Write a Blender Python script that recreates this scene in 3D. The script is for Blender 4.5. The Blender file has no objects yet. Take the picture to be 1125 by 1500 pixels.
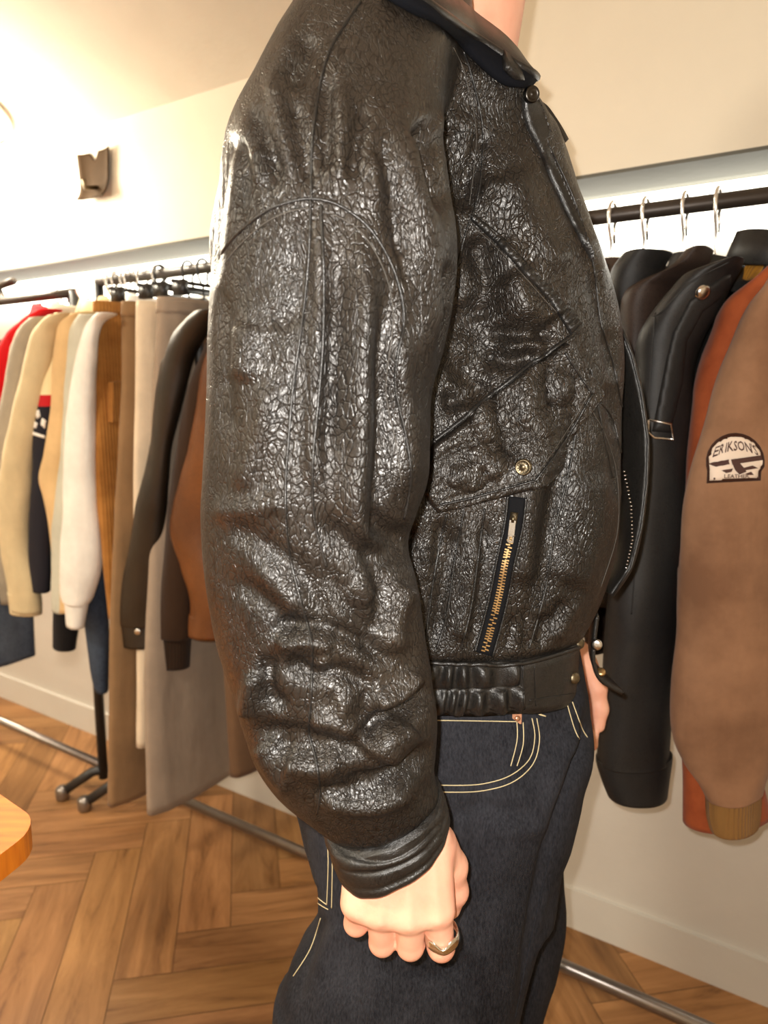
import bpy, math, random
import numpy as np
from mathutils import Vector, noise, geometry
from mathutils.bvhtree import BVHTree
random.seed(7); np.random.seed(7)
SC = bpy.context.scene; COL = SC.collection
# ------------------------------------------------------------------ camera
F = 1110.0; PITCH = math.radians(9); CH = 1.2
cp, sp = math.cos(PITCH), math.sin(PITCH)
CAM = Vector((0, 0, CH))
cam_d = bpy.data.cameras.new('camera'); cam = bpy.data.objects.new('camera', cam_d); COL.objects.link(cam)
cam.location = CAM; cam.rotation_euler = (math.radians(90) - PITCH, 0, 0)
cam_d.sensor_fit = 'VERTICAL'; cam_d.sensor_height = 36; cam_d.lens = 36 * F / 1500
cam_d.clip_start = 0.02; cam_d.dof.use_dof = True; cam_d.dof.focus_distance = 0.66; cam_d.dof.aperture_fstop = 7.0
SC.camera = cam
SC.view_settings.view_transform = 'Standard'; SC.view_settings.look = 'None'
SC.view_settings.gamma = 1; SC.view_settings.use_curve_mapping = False; SC.view_settings.exposure = 0.0

def ray(px, py):
    u = 750 - py
    return Vector((px - 562.5, F * cp + u * sp, -F * sp + u * cp))
def P(px, py, Y):
    r = ray(px, py); return CAM + r * (Y / r.y)
def to_px(V):      # Nx3 world -> px,py
    V = np.asarray(V, float); d = V - np.array(CAM)
    fw = d[:, 1] * cp - d[:, 2] * sp; up = d[:, 1] * sp + d[:, 2] * cp
    return 562.5 + F * d[:, 0] / fw, 750 - F * up / fw
# rack frame: rail runs along D, garments reach towards NN (to the room)
SL = 0.675; D = Vector((-1, SL, 0)).normalized(); NN = Vector((-SL, -1, 0)).normalized()
R0 = Vector((0, 1.55, 0))
def on_par(px, py, a):       # pixel ray onto plane parallel to the wall, a metres from the rail towards the room
    p0 = R0 + NN * a; r = ray(px, py); t = (p0 - CAM).dot(NN) / r.dot(NN); return CAM + r * t
def station(px, a=0.2, py=500):
    p = on_par(px, py, a); return (p - R0).dot(D)
def on_perp(px, py, s):      # onto the vertical plane of a garment hanging at station s
    p0 = R0 + D * s; r = ray(px, py); t = (p0 - CAM).dot(D) / r.dot(D); return CAM + r * t

# ------------------------------------------------------------------ mesh helpers
def mesh_obj(name, V, Fc, mat=None, parent=None, org=None, smooth=True):
    V = np.asarray(V, float)
    o_ = Vector((0, 0, 0))
    if parent is not None: o_ = Vector(parent['_org'])
    elif org is not None: o_ = Vector(org)
    me = bpy.data.meshes.new(name)
    me.from_pydata((V - np.array(o_)).tolist(), [], Fc if isinstance(Fc, list) else Fc.tolist())
    me.update()
    if smooth: me.polygons.foreach_set('use_smooth', [True] * len(me.polygons))
    o = bpy.data.objects.new(name, me); COL.objects.link(o)
    if mat: me.materials.append(mat)
    if parent is not None: o.parent = parent
    else: o.location = o_
    o['_org'] = tuple(o_)
    return o
def tag(o, label, cat, group=None, kind=None):
    o['label'] = label
    if cat: o['category'] = cat
    if group: o['group'] = group
    if kind: o['kind'] = kind
    return o
def empty(name, loc, label, cat, group=None):
    o = bpy.data.objects.new(name, None); COL.objects.link(o); o.location = loc; o.empty_display_size = .05
    o['_org'] = tuple(loc); return tag(o, label, cat, group)
def struct(name, V, Fc, mat, org=(0, 0, 0), smooth=False):
    o = mesh_obj(name, V, Fc, mat, None, org, smooth); o['kind'] = 'structure'; return o
class MB:
    def __init__(s): s.v = []; s.f = []
    def add(s, V, Fc):
        n = len(s.v); s.v += [tuple(v) for v in V]; s.f += [[i + n for i in f] for f in Fc]; return s
    def box(s, c, ax, ay, az):
        c = Vector(c); ax = Vector(ax); ay = Vector(ay); az = Vector(az)
        V = [c + ax * i + ay * j + az * k for i in (-1, 1) for j in (-1, 1) for k in (-1, 1)]
        return s.add(V, [[0, 1, 3, 2], [4, 6, 7, 5], [0, 4, 5, 1], [2, 3, 7, 6], [0, 2, 6, 4], [1, 5, 7, 3]])
    def tube(s, pts, r, n=8, cap=True, flat=1.0):
        pts = [Vector(p) for p in pts]; rs = r if isinstance(r, (list, tuple)) else [r] * len(pts)
        prev = None; V = []
        for i, p in enumerate(pts):
            t = (pts[min(i + 1, len(pts) - 1)] - pts[max(i - 1, 0)])
            if t.length < 1e-9: t = Vector((0, 0, 1))
            t.normalize()
            if prev is None:
                a = t.orthogonal().normalized()
            else:
                a = prev - t * prev.dot(t)
                a = a.normalized() if a.length > 1e-6 else t.orthogonal().normalized()
            prev = a; b = t.cross(a)
            for k in range(n):
                g = 2 * math.pi * k / n; V.append(p + (a * math.cos(g) + b * math.sin(g) * flat) * rs[i])
        Fc = [[i * n + k, i * n + (k + 1) % n, (i + 1) * n + (k + 1) % n, (i + 1) * n + k] for i in range(len(pts) - 1) for k in range(n)]
        if cap: Fc += [list(range(n))[::-1], [(len(pts) - 1) * n + k for k in range(n)]]
        return s.add(V, Fc)
    def disc(s, c, nrm, prof, n=24):     # lathe: prof = [(r, h)] along nrm
        c = Vector(c); nrm = Vector(nrm).normalized(); a = nrm.orthogonal().normalized(); b = nrm.cross(a); V = []
        for r, h in prof:
            for k in range(n):
                g = 2 * math.pi * k / n; V.append(c + nrm * h + (a * math.cos(g) + b * math.sin(g)) * max(r, 1e-5))
        m = len(prof)
        Fc = [[i * n + k, i * n + (k + 1) % n, (i + 1) * n + (k + 1) % n, (i + 1) * n + k] for i in range(m - 1) for k in range(n)]
        Fc += [list(range(n))[::-1], [(m - 1) * n + k for k in range(n)]]
        return s.add(V, Fc)
    def build(s, name, mat, parent=None, org=None, smooth=True): return mesh_obj(name, s.v, s.f, mat, parent, org, smooth)

def catmull(rows, m):
    rows = np.asarray(rows, float); n = len(rows); out = []
    for i in range(n - 1):
        p0 = rows[max(i - 1, 0)]; p1 = rows[i]; p2 = rows[i + 1]; p3 = rows[min(i + 2, n - 1)]
        for k in range(m):
            t = k / m
            out.append(.5 * ((2 * p1) + (-p0 + p2) * t + (2 * p0 - 5 * p1 + 4 * p2 - p3) * t * t + (-p0 + 3 * p1 - 3 * p2 + p3) * t ** 3))
    out.append(rows[-1]); return np.array(out)
def loft(secs, n=48, m=4, e=2.2):
    """secs: list of (C, U, V[, e]) -> closed tube"""
    rows = [list(s[0]) + list(s[1]) + list(s[2]) for s in secs]
    R = catmull(rows, m); th = np.linspace(0, 2 * math.pi, n, endpoint=False)
    c, s_ = np.cos(th), np.sin(th)
    cu = np.sign(c) * np.abs(c) ** (2 / e); sv = np.sign(s_) * np.abs(s_) ** (2 / e)
    V = (R[:, None, 0:3] + R[:, None, 3:6] * cu[None, :, None] + R[:, None, 6:9] * sv[None, :, None]).reshape(-1, 3)
    k = len(R)
    Fc = [[i * n + j, i * n + (j + 1) % n, (i + 1) * n + (j + 1) % n, (i + 1) * n + j] for i in range(k - 1) for j in range(n)]
    Fc += [list(range(n))[::-1], [(k - 1) * n + j for j in range(n)]]
    return V, Fc
def evaluated(V, Fc, mods):
    me = bpy.data.meshes.new('tmp'); me.from_pydata(np.asarray(V).tolist(), [], Fc if isinstance(Fc, list) else Fc.tolist()); me.update()
    o = bpy.data.objects.new('tmp', me); COL.objects.link(o)
    for kind, kw in mods:
        md = o.modifiers.new('m', kind)
        for k, v in kw.items(): setattr(md, k, v)
    dg = bpy.context.evaluated_depsgraph_get(); dg.update()
    em = bpy.data.meshes.new_from_object(o.evaluated_get(dg))
    VV = np.empty(len(em.vertices) * 3); em.vertices.foreach_get('co', VV)
    FF = [list(p.vertices) for p in em.polygons]
    bpy.data.objects.remove(o); bpy.data.meshes.remove(me); bpy.data.meshes.remove(em)
    return VV.reshape(-1, 3), FF
def normals(V, Fc):
    N = np.zeros_like(V)
    A = np.array([f[:3] if len(f) >= 3 else f for f in Fc])
    fn = np.cross(V[A[:, 1]] - V[A[:, 0]], V[A[:, 2]] - V[A[:, 0]])
    for k in range(3): np.add.at(N, A[:, k], fn)
    B = np.array([[f[0], f[2], f[3]] for f in Fc if len(f) == 4])
    if len(B):
        fn = np.cross(V[B[:, 1]] - V[B[:, 0]], V[B[:, 2]] - V[B[:, 0]])
        for k in range(3): np.add.at(N, B[:, k], fn)
    return N / (np.linalg.norm(N, axis=1, keepdims=True) + 1e-12)
def seg_dist(X, Y, poly):
    best = np.full(len(X), 1e9); par = np.zeros(len(X)); n = len(poly) - 1
    for i in range(n):
        ax, ay = poly[i]; bx, by = poly[i + 1]; dx, dy = bx - ax, by - ay; L = dx * dx + dy * dy + 1e-9
        t = np.clip(((X - ax) * dx + (Y - ay) * dy) / L, 0, 1)
        d = np.hypot(X - ax - t * dx, Y - ay - t * dy); m = d < best
        best[m] = d[m]; par[m] = (i + t[m]) / n
    return best, par
def strokes_at(X, Y, strokes):
    out = np.zeros(len(X))
    for amp, w, poly in strokes:
        if len(poly) > 2: poly = catmull(poly, 4).tolist()
        d, t = seg_dist(X, Y, poly)
        taper = np.clip(np.minimum(t, 1 - t) * 5 + .15, 0, 1)
        out += amp * .00125 * np.exp(-.5 * (d / w) ** 2) * taper
    return out
def vnoise(V, sx, sy, sz, off=0.0):
    return np.array([noise.noise(Vector((x * sx + off, y * sy, z * sz))) for x, y, z in V])
def displace(V, Fc, strokes, noi=(), facing=True):
    N = normals(V, Fc); X, Y = to_px(V)
    d = strokes_at(X, Y, strokes)
    if facing:
        vd = np.array(CAM) - V; vd /= np.linalg.norm(vd, axis=1, keepdims=True)
        f = np.clip(((N * vd).sum(1) + .05) * 3, 0, 1); d = d * f
    for (amp, a, b, c, o) in noi: d += amp * .001 * vnoise(V, a, b, c, o)
    return V + N * d[:, None]
def bvh_of(V, Fc): return BVHTree.FromPolygons([tuple(v) for v in V], Fc)
def hit(bvh, px, py, off=0.0):
    r = ray(px, py).normalized(); h = bvh.ray_cast(CAM, r)
    if h[0] is None: return None, None
    n = h[1] if h[1].dot(r) < 0 else -h[1]
    return h[0] + n * off, n
def resample(poly, step):
    poly = [tuple(p) for p in poly]; out = [poly[0]]
    for a, b in zip(poly, poly[1:]):
        L = math.hypot(b[0] - a[0], b[1] - a[1]); k = max(1, int(round(L / step)))
        out += [(a[0] + (b[0] - a[0]) * i / k, a[1] + (b[1] - a[1]) * i / k) for i in range(1, k + 1)]
    return out
def drape_tube(mb, bvh, poly, r, off=0.0, curve=True, step=4, dash=None, n=6, flat=1.0):
    if curve and len(poly) > 2: poly = catmull(poly, 6).tolist()
    pts = []
    for (x, y) in resample(poly, step):
        p, _ = hit(bvh, x, y, off)
        if p is not None and (not pts or (p - pts[-1]).length < .03): pts.append(p)
    if dash:
        i = 0
        while i + dash[0] < len(pts):
            mb.tube(pts[i:i + dash[0] + 1], r, n); i += dash[0] + dash[1]
    elif len(pts) > 1: mb.tube(pts, r, n, flat=flat)
    return pts
def drape_poly(bvh, poly, th, pitch=5, edge=10, extra=None, back=-.001, closed_curve=False):
    """raised sheet following the surface inside a pixel-space outline"""
    B = resample(list(poly) + [poly[0]], pitch)[:-1]
    xs = [p[0] for p in B]; ys = [p[1] for p in B]; pts = [Vector(p) for p in B]; nb = len(pts)
    gx = np.arange(min(xs) + pitch, max(xs), pitch); gy = np.arange(min(ys) + pitch, max(ys), pitch)
    def inside(x, y):
        c = False; j = nb - 1
        for i in range(nb):
            if (ys[i] > y) != (ys[j] > y) and x < (xs[j] - xs[i]) * (y - ys[i]) / (ys[j] - ys[i] + 1e-12) + xs[i]: c = not c
            j = i
        return c
    G = np.array([(x, y) for x in gx for y in gy if inside(x, y)])
    loop = [(p.x, p.y) for p in pts] + [(pts[0].x, pts[0].y)]
    if len(G):
        dd, _ = seg_dist(G[:, 0], G[:, 1], loop); G = G[dd > pitch * .6]
        pts += [Vector(g) for g in G]
    vs, es, fs, _, _, _ = geometry.delaunay_2d_cdt(pts, [(i, (i + 1) % nb) for i in range(nb)], [], 1, 1e-4)
    vs = [(v.x, v.y) for v in vs]; A = np.array(vs)
    dist, _ = seg_dist(A[:, 0], A[:, 1], loop)
    ex = extra(A[:, 0], A[:, 1]) if extra is not None else np.zeros(len(A))
    V = []; ok = []
    for i, (x, y) in enumerate(vs):
        h = th * math.sqrt(max(0, 1 - (1 - min(dist[i] / edge, 1)) ** 2)) + ex[i] * min(dist[i] / edge, 1) if edge else th
        p, n = hit(bvh, x, y, h + .0004); ok.append(p is not None); V.append(p if p is not None else Vector((0, 0, 0)))
    Fc = [list(f) for f in fs if all(ok[i] for i in f)]
    # orient to camera
    out = []
    for f in Fc:
        a, b, c = (V[i] for i in f[:3])
        if (b - a).cross(c - a).dot(CAM - a) < 0: f = f[::-1]
        out.append(f)
    # skirt
    from collections import Counter
    ec = Counter(tuple(sorted((f[i], f[(i + 1) % len(f)]))) for f in out for i in range(len(f)))
    dirs = [(f[i], f[(i + 1) % len(f)]) for f in out for i in range(len(f))]
    base = {}
    for a, b in dirs:
        if ec[tuple(sorted((a, b)))] == 1:
            for q in (a, b):
                if q not in base:
                    r = (V[q] - CAM).normalized(); base[q] = len(V); V.append(V[q] + r * (.003 + .001))
            out.append([b, a, base[a], base[b]])
    return V, out

# ------------------------------------------------------------------ materials
def newmat(name):
    m = bpy.data.materials.new(name); m.use_nodes = True; nt = m.node_tree
    return m, nt, nt.nodes['Principled BSDF'], nt.nodes, nt.links
def col(c): return (c[0], c[1], c[2], 1)
def srgb(r, g, b):
    f = lambda v: (v / 255 / 12.92 if v / 255 <= .04045 else ((v / 255 + .055) / 1.055) ** 2.4)
    return (f(r), f(g), f(b))
def mapping(nt, scale, kind='Object', rot=(0, 0, 0)):
    tc = nt.nodes.new('ShaderNodeTexCoord'); mp = nt.nodes.new('ShaderNodeMapping')
    mp.inputs['Scale'].default_value = scale; mp.inputs['Rotation'].default_value = rot
    nt.links.new(tc.outputs[kind], mp.inputs['Vector']); return mp.outputs[0]
def nz(nt, vec, scale, detail=3, rough=.5):
    n = nt.nodes.new('ShaderNodeTexNoise'); n.inputs['Scale'].default_value = scale; n.inputs['Detail'].default_value = detail
    n.inputs['Roughness'].default_value = rough
    if vec is not None: nt.links.new(vec, n.inputs['Vector'])
    return n
def ramp(nt, fac, stops):
    r = nt.nodes.new('ShaderNodeValToRGB'); el = r.color_ramp.elements
    while len(el) < len(stops): el.new(.5)
    for e, (p, c) in zip(el, stops): e.position = p; e.color = col(c)
    nt.links.new(fac, r.inputs['Fac']); return r.outputs['Color']
def math_(nt, op, a, b=None, c=None):
    n = nt.nodes.new('ShaderNodeMath'); n.operation = op
    for i, v in enumerate((a, b, c)):
        if v is None: continue
        if isinstance(v, (int, float)): n.inputs[i].default_value = v
        else: nt.links.new(v, n.inputs[i])
    return n.outputs[0]
def vadd(nt, a, b, k):
    s = nt.nodes.new('ShaderNodeVectorMath'); s.operation = 'MULTIPLY_ADD'; nt.links.new(b, s.inputs[0]); s.inputs[1].default_value = (k, k, k); nt.links.new(a, s.inputs[2]); return s.outputs[0]
def bump(nt, h, strength, dist, prev=None):
    b = nt.nodes.new('ShaderNodeBump'); b.inputs['Strength'].default_value = strength; b.inputs['Distance'].default_value = dist
    nt.links.new(h, b.inputs['Height'])
    if prev is not None: nt.links.new(prev, b.inputs['Normal'])
    return b.outputs[0]
def leather(name, c1, c2, cell=240, aniso=.6, rough=.42, grain=.0012, strength=.9, fine=.0004, spec=.5, flat=.13):
    m, nt, b, N, L = newmat(name)
    v0 = mapping(nt, (1, 1, aniso))
    dn = nz(nt, v0, 38, 3); v = vadd(nt, v0, dn.outputs['Color'], .022)
    vo = N.new('ShaderNodeTexVoronoi'); vo.feature = 'DISTANCE_TO_EDGE'; vo.inputs['Scale'].default_value = cell; L.new(v, vo.inputs['Vector'])
    h1 = math_(nt, 'SMOOTH_MIN', vo.outputs['Distance'], flat, .06)
    vo2 = N.new('ShaderNodeTexVoronoi'); vo2.feature = 'DISTANCE_TO_EDGE'; vo2.inputs['Scale'].default_value = cell * 2.3; L.new(v, vo2.inputs['Vector'])
    h2 = math_(nt, 'MINIMUM', vo2.outputs['Distance'], .3)
    msk = nz(nt, v0, 9, 2); mk = math_(nt, 'MULTIPLY_ADD', msk.outputs['Fac'], 2.2, -.45); mk = math_(nt, 'MAXIMUM', math_(nt, 'MINIMUM', mk, 1.0), .25)
    h = math_(nt, 'ADD', math_(nt, 'MULTIPLY', h1, mk), math_(nt, 'MULTIPLY', h2, .12))
    vo3 = N.new('ShaderNodeTexVoronoi'); vo3.feature = 'DISTANCE_TO_EDGE'; vo3.inputs['Scale'].default_value = cell * 1.25; L.new(vadd(nt, mapping(nt, (1, 1, .22)), dn.outputs['Color'], .03), vo3.inputs['Vector'])
    h = math_(nt, 'ADD', h, math_(nt, 'MULTIPLY', math_(nt, 'MULTIPLY', math_(nt, 'SMOOTH_MIN', vo3.outputs['Distance'], .12, .05), math_(nt, 'SUBTRACT', 1.25, mk)), .7))
    wr = nz(nt, mapping(nt, (1, 1, .38)), 75, 4, .6)
    h = math_(nt, 'ADD', h, math_(nt, 'MULTIPLY', wr.outputs['Fac'], .13))
    n1 = bump(nt, h, strength, grain * 3.2)
    L.new(n1, b.inputs['Normal'])
    cn = nz(nt, v0, 7, 5, .6); c = ramp(nt, cn.outputs['Fac'], [(.35, c1), (.68, c2)])
    crk = ramp(nt, vo.outputs['Distance'], [(.0, (.22, .20, .19)), (.09, (1, 1, 1))])
    mx = N.new('ShaderNodeMix'); mx.data_type = 'RGBA'; mx.blend_type = 'MULTIPLY'; mx.inputs[0].default_value = 1
    L.new(c, mx.inputs[6]); L.new(crk, mx.inputs[7]); L.new(mx.outputs[2], b.inputs['Base Color'])
    rn = nz(nt, v0, 30, 4); r = math_(nt, 'MULTIPLY_ADD', rn.outputs['Fac'], .22, rough - .11); L.new(r, b.inputs['Roughness'])
    b.inputs['Specular IOR Level'].default_value = spec
    return m
def fabric(name, c1, c2=None, scale=14, rough=.92, bmp=.25, wscale=900, sheen=.08, rib=None):
    m, nt, b, N, L = newmat(name); c2 = c2 or tuple(x * .82 for x in c1)
    v = mapping(nt, (1, 1, 1)); n = nz(nt, v, scale, 5, .6); c = ramp(nt, n.outputs['Fac'], [(.3, c2), (.7, c1)])
    L.new(c, b.inputs['Base Color']); b.inputs['Roughness'].default_value = rough
    b.inputs['Sheen Weight'].default_value = sheen; b.inputs['Specular IOR Level'].default_value = .15
    w = nz(nt, v, wscale, 2); nn = bump(nt, w.outputs['Fac'], bmp, .0006)
    w2 = nz(nt, mapping(nt, (1, 1, .35)), 22, 3); nn = bump(nt, w2.outputs['Fac'], .5, .008, nn)
    if rib:
        wv = N.new('ShaderNodeTexWave'); wv.inputs['Scale'].default_value = rib; wv.bands_direction = 'DIAGONAL'; L.new(mapping(nt, (1, 1, 0)), wv.inputs['Vector'])
        nn = bump(nt, wv.outputs['Fac'], .7, .0015, nn)
    L.new(nn, b.inputs['Normal']); return m
def plain(name, c, rough=.5, metal=0, spec=.5, noise_b=0):
    m, nt, b, N, L = newmat(name); v = mapping(nt, (1, 1, 1)); n = nz(nt, v, 60, 3)
    cc = ramp(nt, n.outputs['Fac'], [(.3, tuple(x * .88 for x in c)), (.7, c)]); L.new(cc, b.inputs['Base Color'])
    b.inputs['Roughness'].default_value = rough; b.inputs['Metallic'].default_value = metal; b.inputs['Specular IOR Level'].default_value = spec
    if noise_b:
        L.new(bump(nt, nz(nt, v, 250, 3).outputs['Fac'], noise_b, .001), b.inputs['Normal'])
    return m
def emis(name, c, s):
    m, nt, b, N, L = newmat(name); b.inputs['Base Color'].default_value = col(c)
    b.inputs['Emission Color'].default_value = col(c); b.inputs['Emission Strength'].default_value = s; return m
M = {}
M['leather'] = leather('black_grained_leather', (.008, .0072, .0067), (.024, .018, .013), cell=215, aniso=.62, rough=.36, spec=.48, strength=1.0)
M['leather_smooth'] = leather('black_smooth_leather', (.009, .0085, .008), (.018, .016, .014), cell=420, aniso=.8, rough=.36, grain=.0005, strength=.6)
M['lining'] = fabric('navy_lining', (.0022, .0026, .0045), sheen=0)
M['bronze'] = plain('antique_bronze', (.19, .155, .10), .42, 1, noise_b=.5)
M['brass'] = plain('brass_teeth', (.62, .42, .20), .35, 1)
M['steel'] = plain('steel', (.75, .74, .72), .22, 1)
M['silver'] = plain('polished_silver', (.85, .83, .78), .12, 1)
M['copper'] = plain('copper_rivet', (.62, .33, .2), .35, .8)
M['hanger_wire'] = plain('chrome_hanger', (.85, .83, .8), .25, .9)
M['rail'] = plain('dark_rail', (.05, .038, .03), .4, .3)
M['rail_low'] = plain('grey_rail', (.30, .27, .25), .3, .9)
M['black_plastic'] = plain('black_plastic', (.02, .018, .017), .4)
M['stitch'] = plain('ecru_thread', (.62, .52, .30), .8)
M['thread_dark'] = plain('worn_thread', (.055, .048, .04), .6)
# wood floor
def floor_mat():
    m, nt, b, N, L = newmat('herringbone_wood')
    tc = N.new('ShaderNodeTexCoord'); mp = N.new('ShaderNodeMapping'); mp.inputs['Scale'].default_value = (2.2, 16, 1); L.new(tc.outputs['UV'], mp.inputs['Vector'])
    g = nz(nt, mp.outputs[0], 1.6, 8, .68); g.inputs['Distortion'].default_value = .6
    kn = nz(nt, mp.outputs[0], .55, 3); 
    c = ramp(nt, g.outputs['Fac'], [(.24, (.10, .042, .014)), (.42, (.29, .140, .050)), (.62, (.40, .205, .080)), (.8, (.50, .27, .115))])
    at = N.new('ShaderNodeAttribute'); at.attribute_name = 'tone'
    mx = N.new('ShaderNodeMix'); mx.data_type = 'RGBA'; mx.blend_type = 'MULTIPLY'; mx.inputs[0].default_value = 1
    L.new(c, mx.inputs[6]); L.new(at.outputs['Color'], mx.inputs[7])
    k = ramp(nt, kn.outputs['Fac'], [(.30, (.45, .42, .4)), (.42, (1, 1, 1))])
    mx2 = N.new('ShaderNodeMix'); mx2.data_type = 'RGBA'; mx2.blend_type = 'MULTIPLY'; mx2.inputs[0].default_value = .8
    L.new(mx.outputs[2], mx2.inputs[6]); L.new(k, mx2.inputs[7]); L.new(mx2.outputs[2], b.inputs['Base Color'])
    b.inputs['Roughness'].default_value = .42; b.inputs['Specular IOR Level'].default_value = .35
    L.new(bump(nt, g.outputs['Fac'], .25, .002), b.inputs['Normal']); return m
M['floor'] = floor_mat()
M['seam'] = plain('floor_gap', (.16, .08, .03), .8)
def wallmat(name, c, c2=None):
    m, nt, b, N, L = newmat(name); v = mapping(nt, (1, 1, 1)); n = nz(nt, v, 2.2, 4, .6)
    L.new(ramp(nt, n.outputs['Fac'], [(.3, c2 or tuple(x * .93 for x in c)), (.7, c)]), b.inputs['Base Color'])
    b.inputs['Roughness'].default_value = .75; b.inputs['Specular IOR Level'].default_value = .2
    nn = bump(nt, nz(nt, v, 60, 4).outputs['Fac'], .3, .002); nn = bump(nt, nz(nt, v, 7, 2).outputs['Fac'], .4, .01, nn)
    L.new(nn, b.inputs['Normal']); return m
M['wall'] = wallmat('painted_wall', (.60, .56, .50)); M['upper'] = wallmat('cream_upper_wall', (.78, .72, .60))
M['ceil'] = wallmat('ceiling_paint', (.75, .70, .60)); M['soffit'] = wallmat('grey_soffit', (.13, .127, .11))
M['base'] = wallmat('skirting', (.62, .585, .52))

# ------------------------------------------------------------------ the room
ZL, ZB = 1.58, 1.91      # underside of the bulkhead, bulkhead/ceiling corner
Wp = Vector((0, 1.85, 0)); Bp = Vector((0, 1.66, 0))
def wpt(s, z, base=Wp, out=0): return base + D * s + NN * out + Vector((0, 0, z))
S0, S1 = -2.2, 5.0
def quadbox(name, s0, s1, z0, z1, base, th, mat):
    mb = MB(); c = wpt((s0 + s1) / 2, (z0 + z1) / 2, base) - NN * (th / 2)
    mb.box(c, D * (s1 - s0) / 2, NN * th / 2, Vector((0, 0, (z1 - z0) / 2)))
    return mb
mb = quadbox('', S0, S1, 0, ZL, Wp, .1, None); o = mb.build('wall_back', M['wall'], None, wpt((S0+S1)/2, 0), False); o['kind'] = 'structure'
bth = (Wp - Bp).dot(-NN)
mb = quadbox('', S0, S1, ZL, ZB + .05, Bp, bth, None); o = mb.build('wall_bulkhead', M['upper'], None, wpt((S0+S1)/2, ZL, Bp), False); o['kind'] = 'structure'
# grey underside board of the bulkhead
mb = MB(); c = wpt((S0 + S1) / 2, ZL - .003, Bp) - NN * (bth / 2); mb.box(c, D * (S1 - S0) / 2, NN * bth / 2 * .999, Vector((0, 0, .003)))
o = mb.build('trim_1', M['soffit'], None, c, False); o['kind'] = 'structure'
mb = quadbox('', S0, S1, 0, .095, Wp + NN * .012, .012, None); o = mb.build('baseboard_back', M['base'], None, wpt((S0+S1)/2, 0), False); o['kind'] = 'structure'
# sloping ceiling from the bulkhead up towards the room, then flat
cs = []
for s in (S0, S1):
    cs += [wpt(s, ZB, Bp), wpt(s, ZB, Bp) + NN * 2.0 + Vector((0, 0, .70)), wpt(s, ZB, Bp) + NN * 4.0 + Vector((0, 0, .70))]
up = Vector((0, 0, .06)); V = cs + [c + up for c in cs]
Fc = [[0, 3, 4, 1], [1, 4, 5, 2], [6, 7, 10, 9], [7, 8, 11, 10], [0, 1, 7, 6], [1, 2, 8, 7], [3, 9, 10, 4], [4, 10, 11, 5], [0, 6, 9, 3], [2, 5, 11, 8]]
struct('ceiling', V, Fc, M['ceil'])
# other walls, behind and beside the viewer
H = ZB + .75
def wallseg(name, a, b):
    a = Vector(a); b = Vector(b); t = (b - a).normalized(); n = Vector((-t.y, t.x, 0)); mb = MB()
    mb.box((a + b) / 2 + Vector((0, 0, H / 2)), (b - a) / 2, n * .04, Vector((0, 0, H / 2)))
    o = mb.build(name, M['upper'], None, (a + b) / 2, False); o['kind'] = 'structure'
pa, pb = wpt(S0, 0), wpt(S1, 0); qa, qb = pa + NN * 4.1, pb + NN * 4.1
wallseg('wall_right', pa, qa); wallseg('wall_left', pb, qb); wallseg('wall_front', qa, qb)
# herringbone floor
w, K = .118, 5; ang = math.radians(10.5); ca, sa = math.cos(ang), math.sin(ang)
Vs = []; Fs = []; UV = []; TN = []; seen = set()
cen = (pa + qb) / 2
for a in range(-34, 35):
    for b_ in range(-34, 35):
        mm = (a - b_) % (2 * K)
        key = ('h', a - mm, b_) if mm < K else ('v', a, b_ - (2 * K - 1 - mm))
        if key in seen: continue
        seen.add(key); k, i0, j0 = key; g = .0011
        x0, y0 = i0 * w, j0 * w; x1, y1 = (x0 + K * w, y0 + w) if k == 'h' else (x0 + w, y0 + K * w)
        cx, cy = (x0 + x1) / 2, (y0 + y1) / 2
        q = [(x0 + g, y0 + g), (x1 - g, y0 + g), (x1 - g, y1 - g), (x0 + g, y1 - g)]
        qq = [Vector((cen.x * .5 - .45 + x * ca - y * sa, 1.2 + x * sa + y * ca, 0)) for x, y in q]
        n = len(Vs); Vs += qq; Fs.append([n, n + 1, n + 2, n + 3])
        ou, ov = random.random() * 30, random.random() * 30
        uv = [(0, 0), (K * w, 0), (K * w, w), (0, w)] if k == 'h' else [(0, w), (0, 0), (K * w, 0), (K * w, w)]
        UV += [(u + ou, v + ov) for u, v in uv]; t = random.uniform(.72, 1.12); TN.append((t, t * random.uniform(.94, 1.02), t * random.uniform(.88, 1.0)))
n = len(Vs); e = 4.4; cc = Vector((-.9, 1.2, -.0012))
Vs += [cc + Vector((-e, -e, 0)), cc + Vector((e, -e, 0)), cc + Vector((e, e, 0)), cc + Vector((-e, e, 0))]
Vs += [v + Vector((0, 0, -.05)) for v in Vs[n:n + 4]]
Fs += [[n, n + 1, n + 2, n + 3], [n + 7, n + 6, n + 5, n + 4]]; UV += [(0, 0)] * 8; TN += [(1, 1, 1)] * 2
fl = struct('floor', Vs, Fs, M['floor']); fl.data.materials.append(M['seam'])
for p in fl.data.polygons[-2:]: p.material_index = 1
uvl = fl.data.uv_layers.new(name='UVMap')
for i, uv in enumerate(UV): uvl.data[i].uv = uv
at = fl.data.color_attributes.new('tone', 'FLOAT_COLOR', 'CORNER')
li = 0
for p, t in zip(fl.data.polygons, TN):
    for k in range(p.loop_total): at.data[li].color = (t[0], t[1], t[2], 1); li += 1

# lit strip under the bulkhead (the shop's light box along the wall)
E_STRIP = 6.0
o = quadbox('', S0 + .1, S1 - .1, 1.468, 1.566, Wp + NN * .03, .03, None).build('light_strip', M['steel'], None, wpt(1, 1.47), False)
o.data.materials.clear(); o.data.materials.append(emis('lit_diffuser', (1, .97, .86), E_STRIP))
tag(o, 'long glowing white light strip on the wall behind the clothes rails', 'light')
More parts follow.
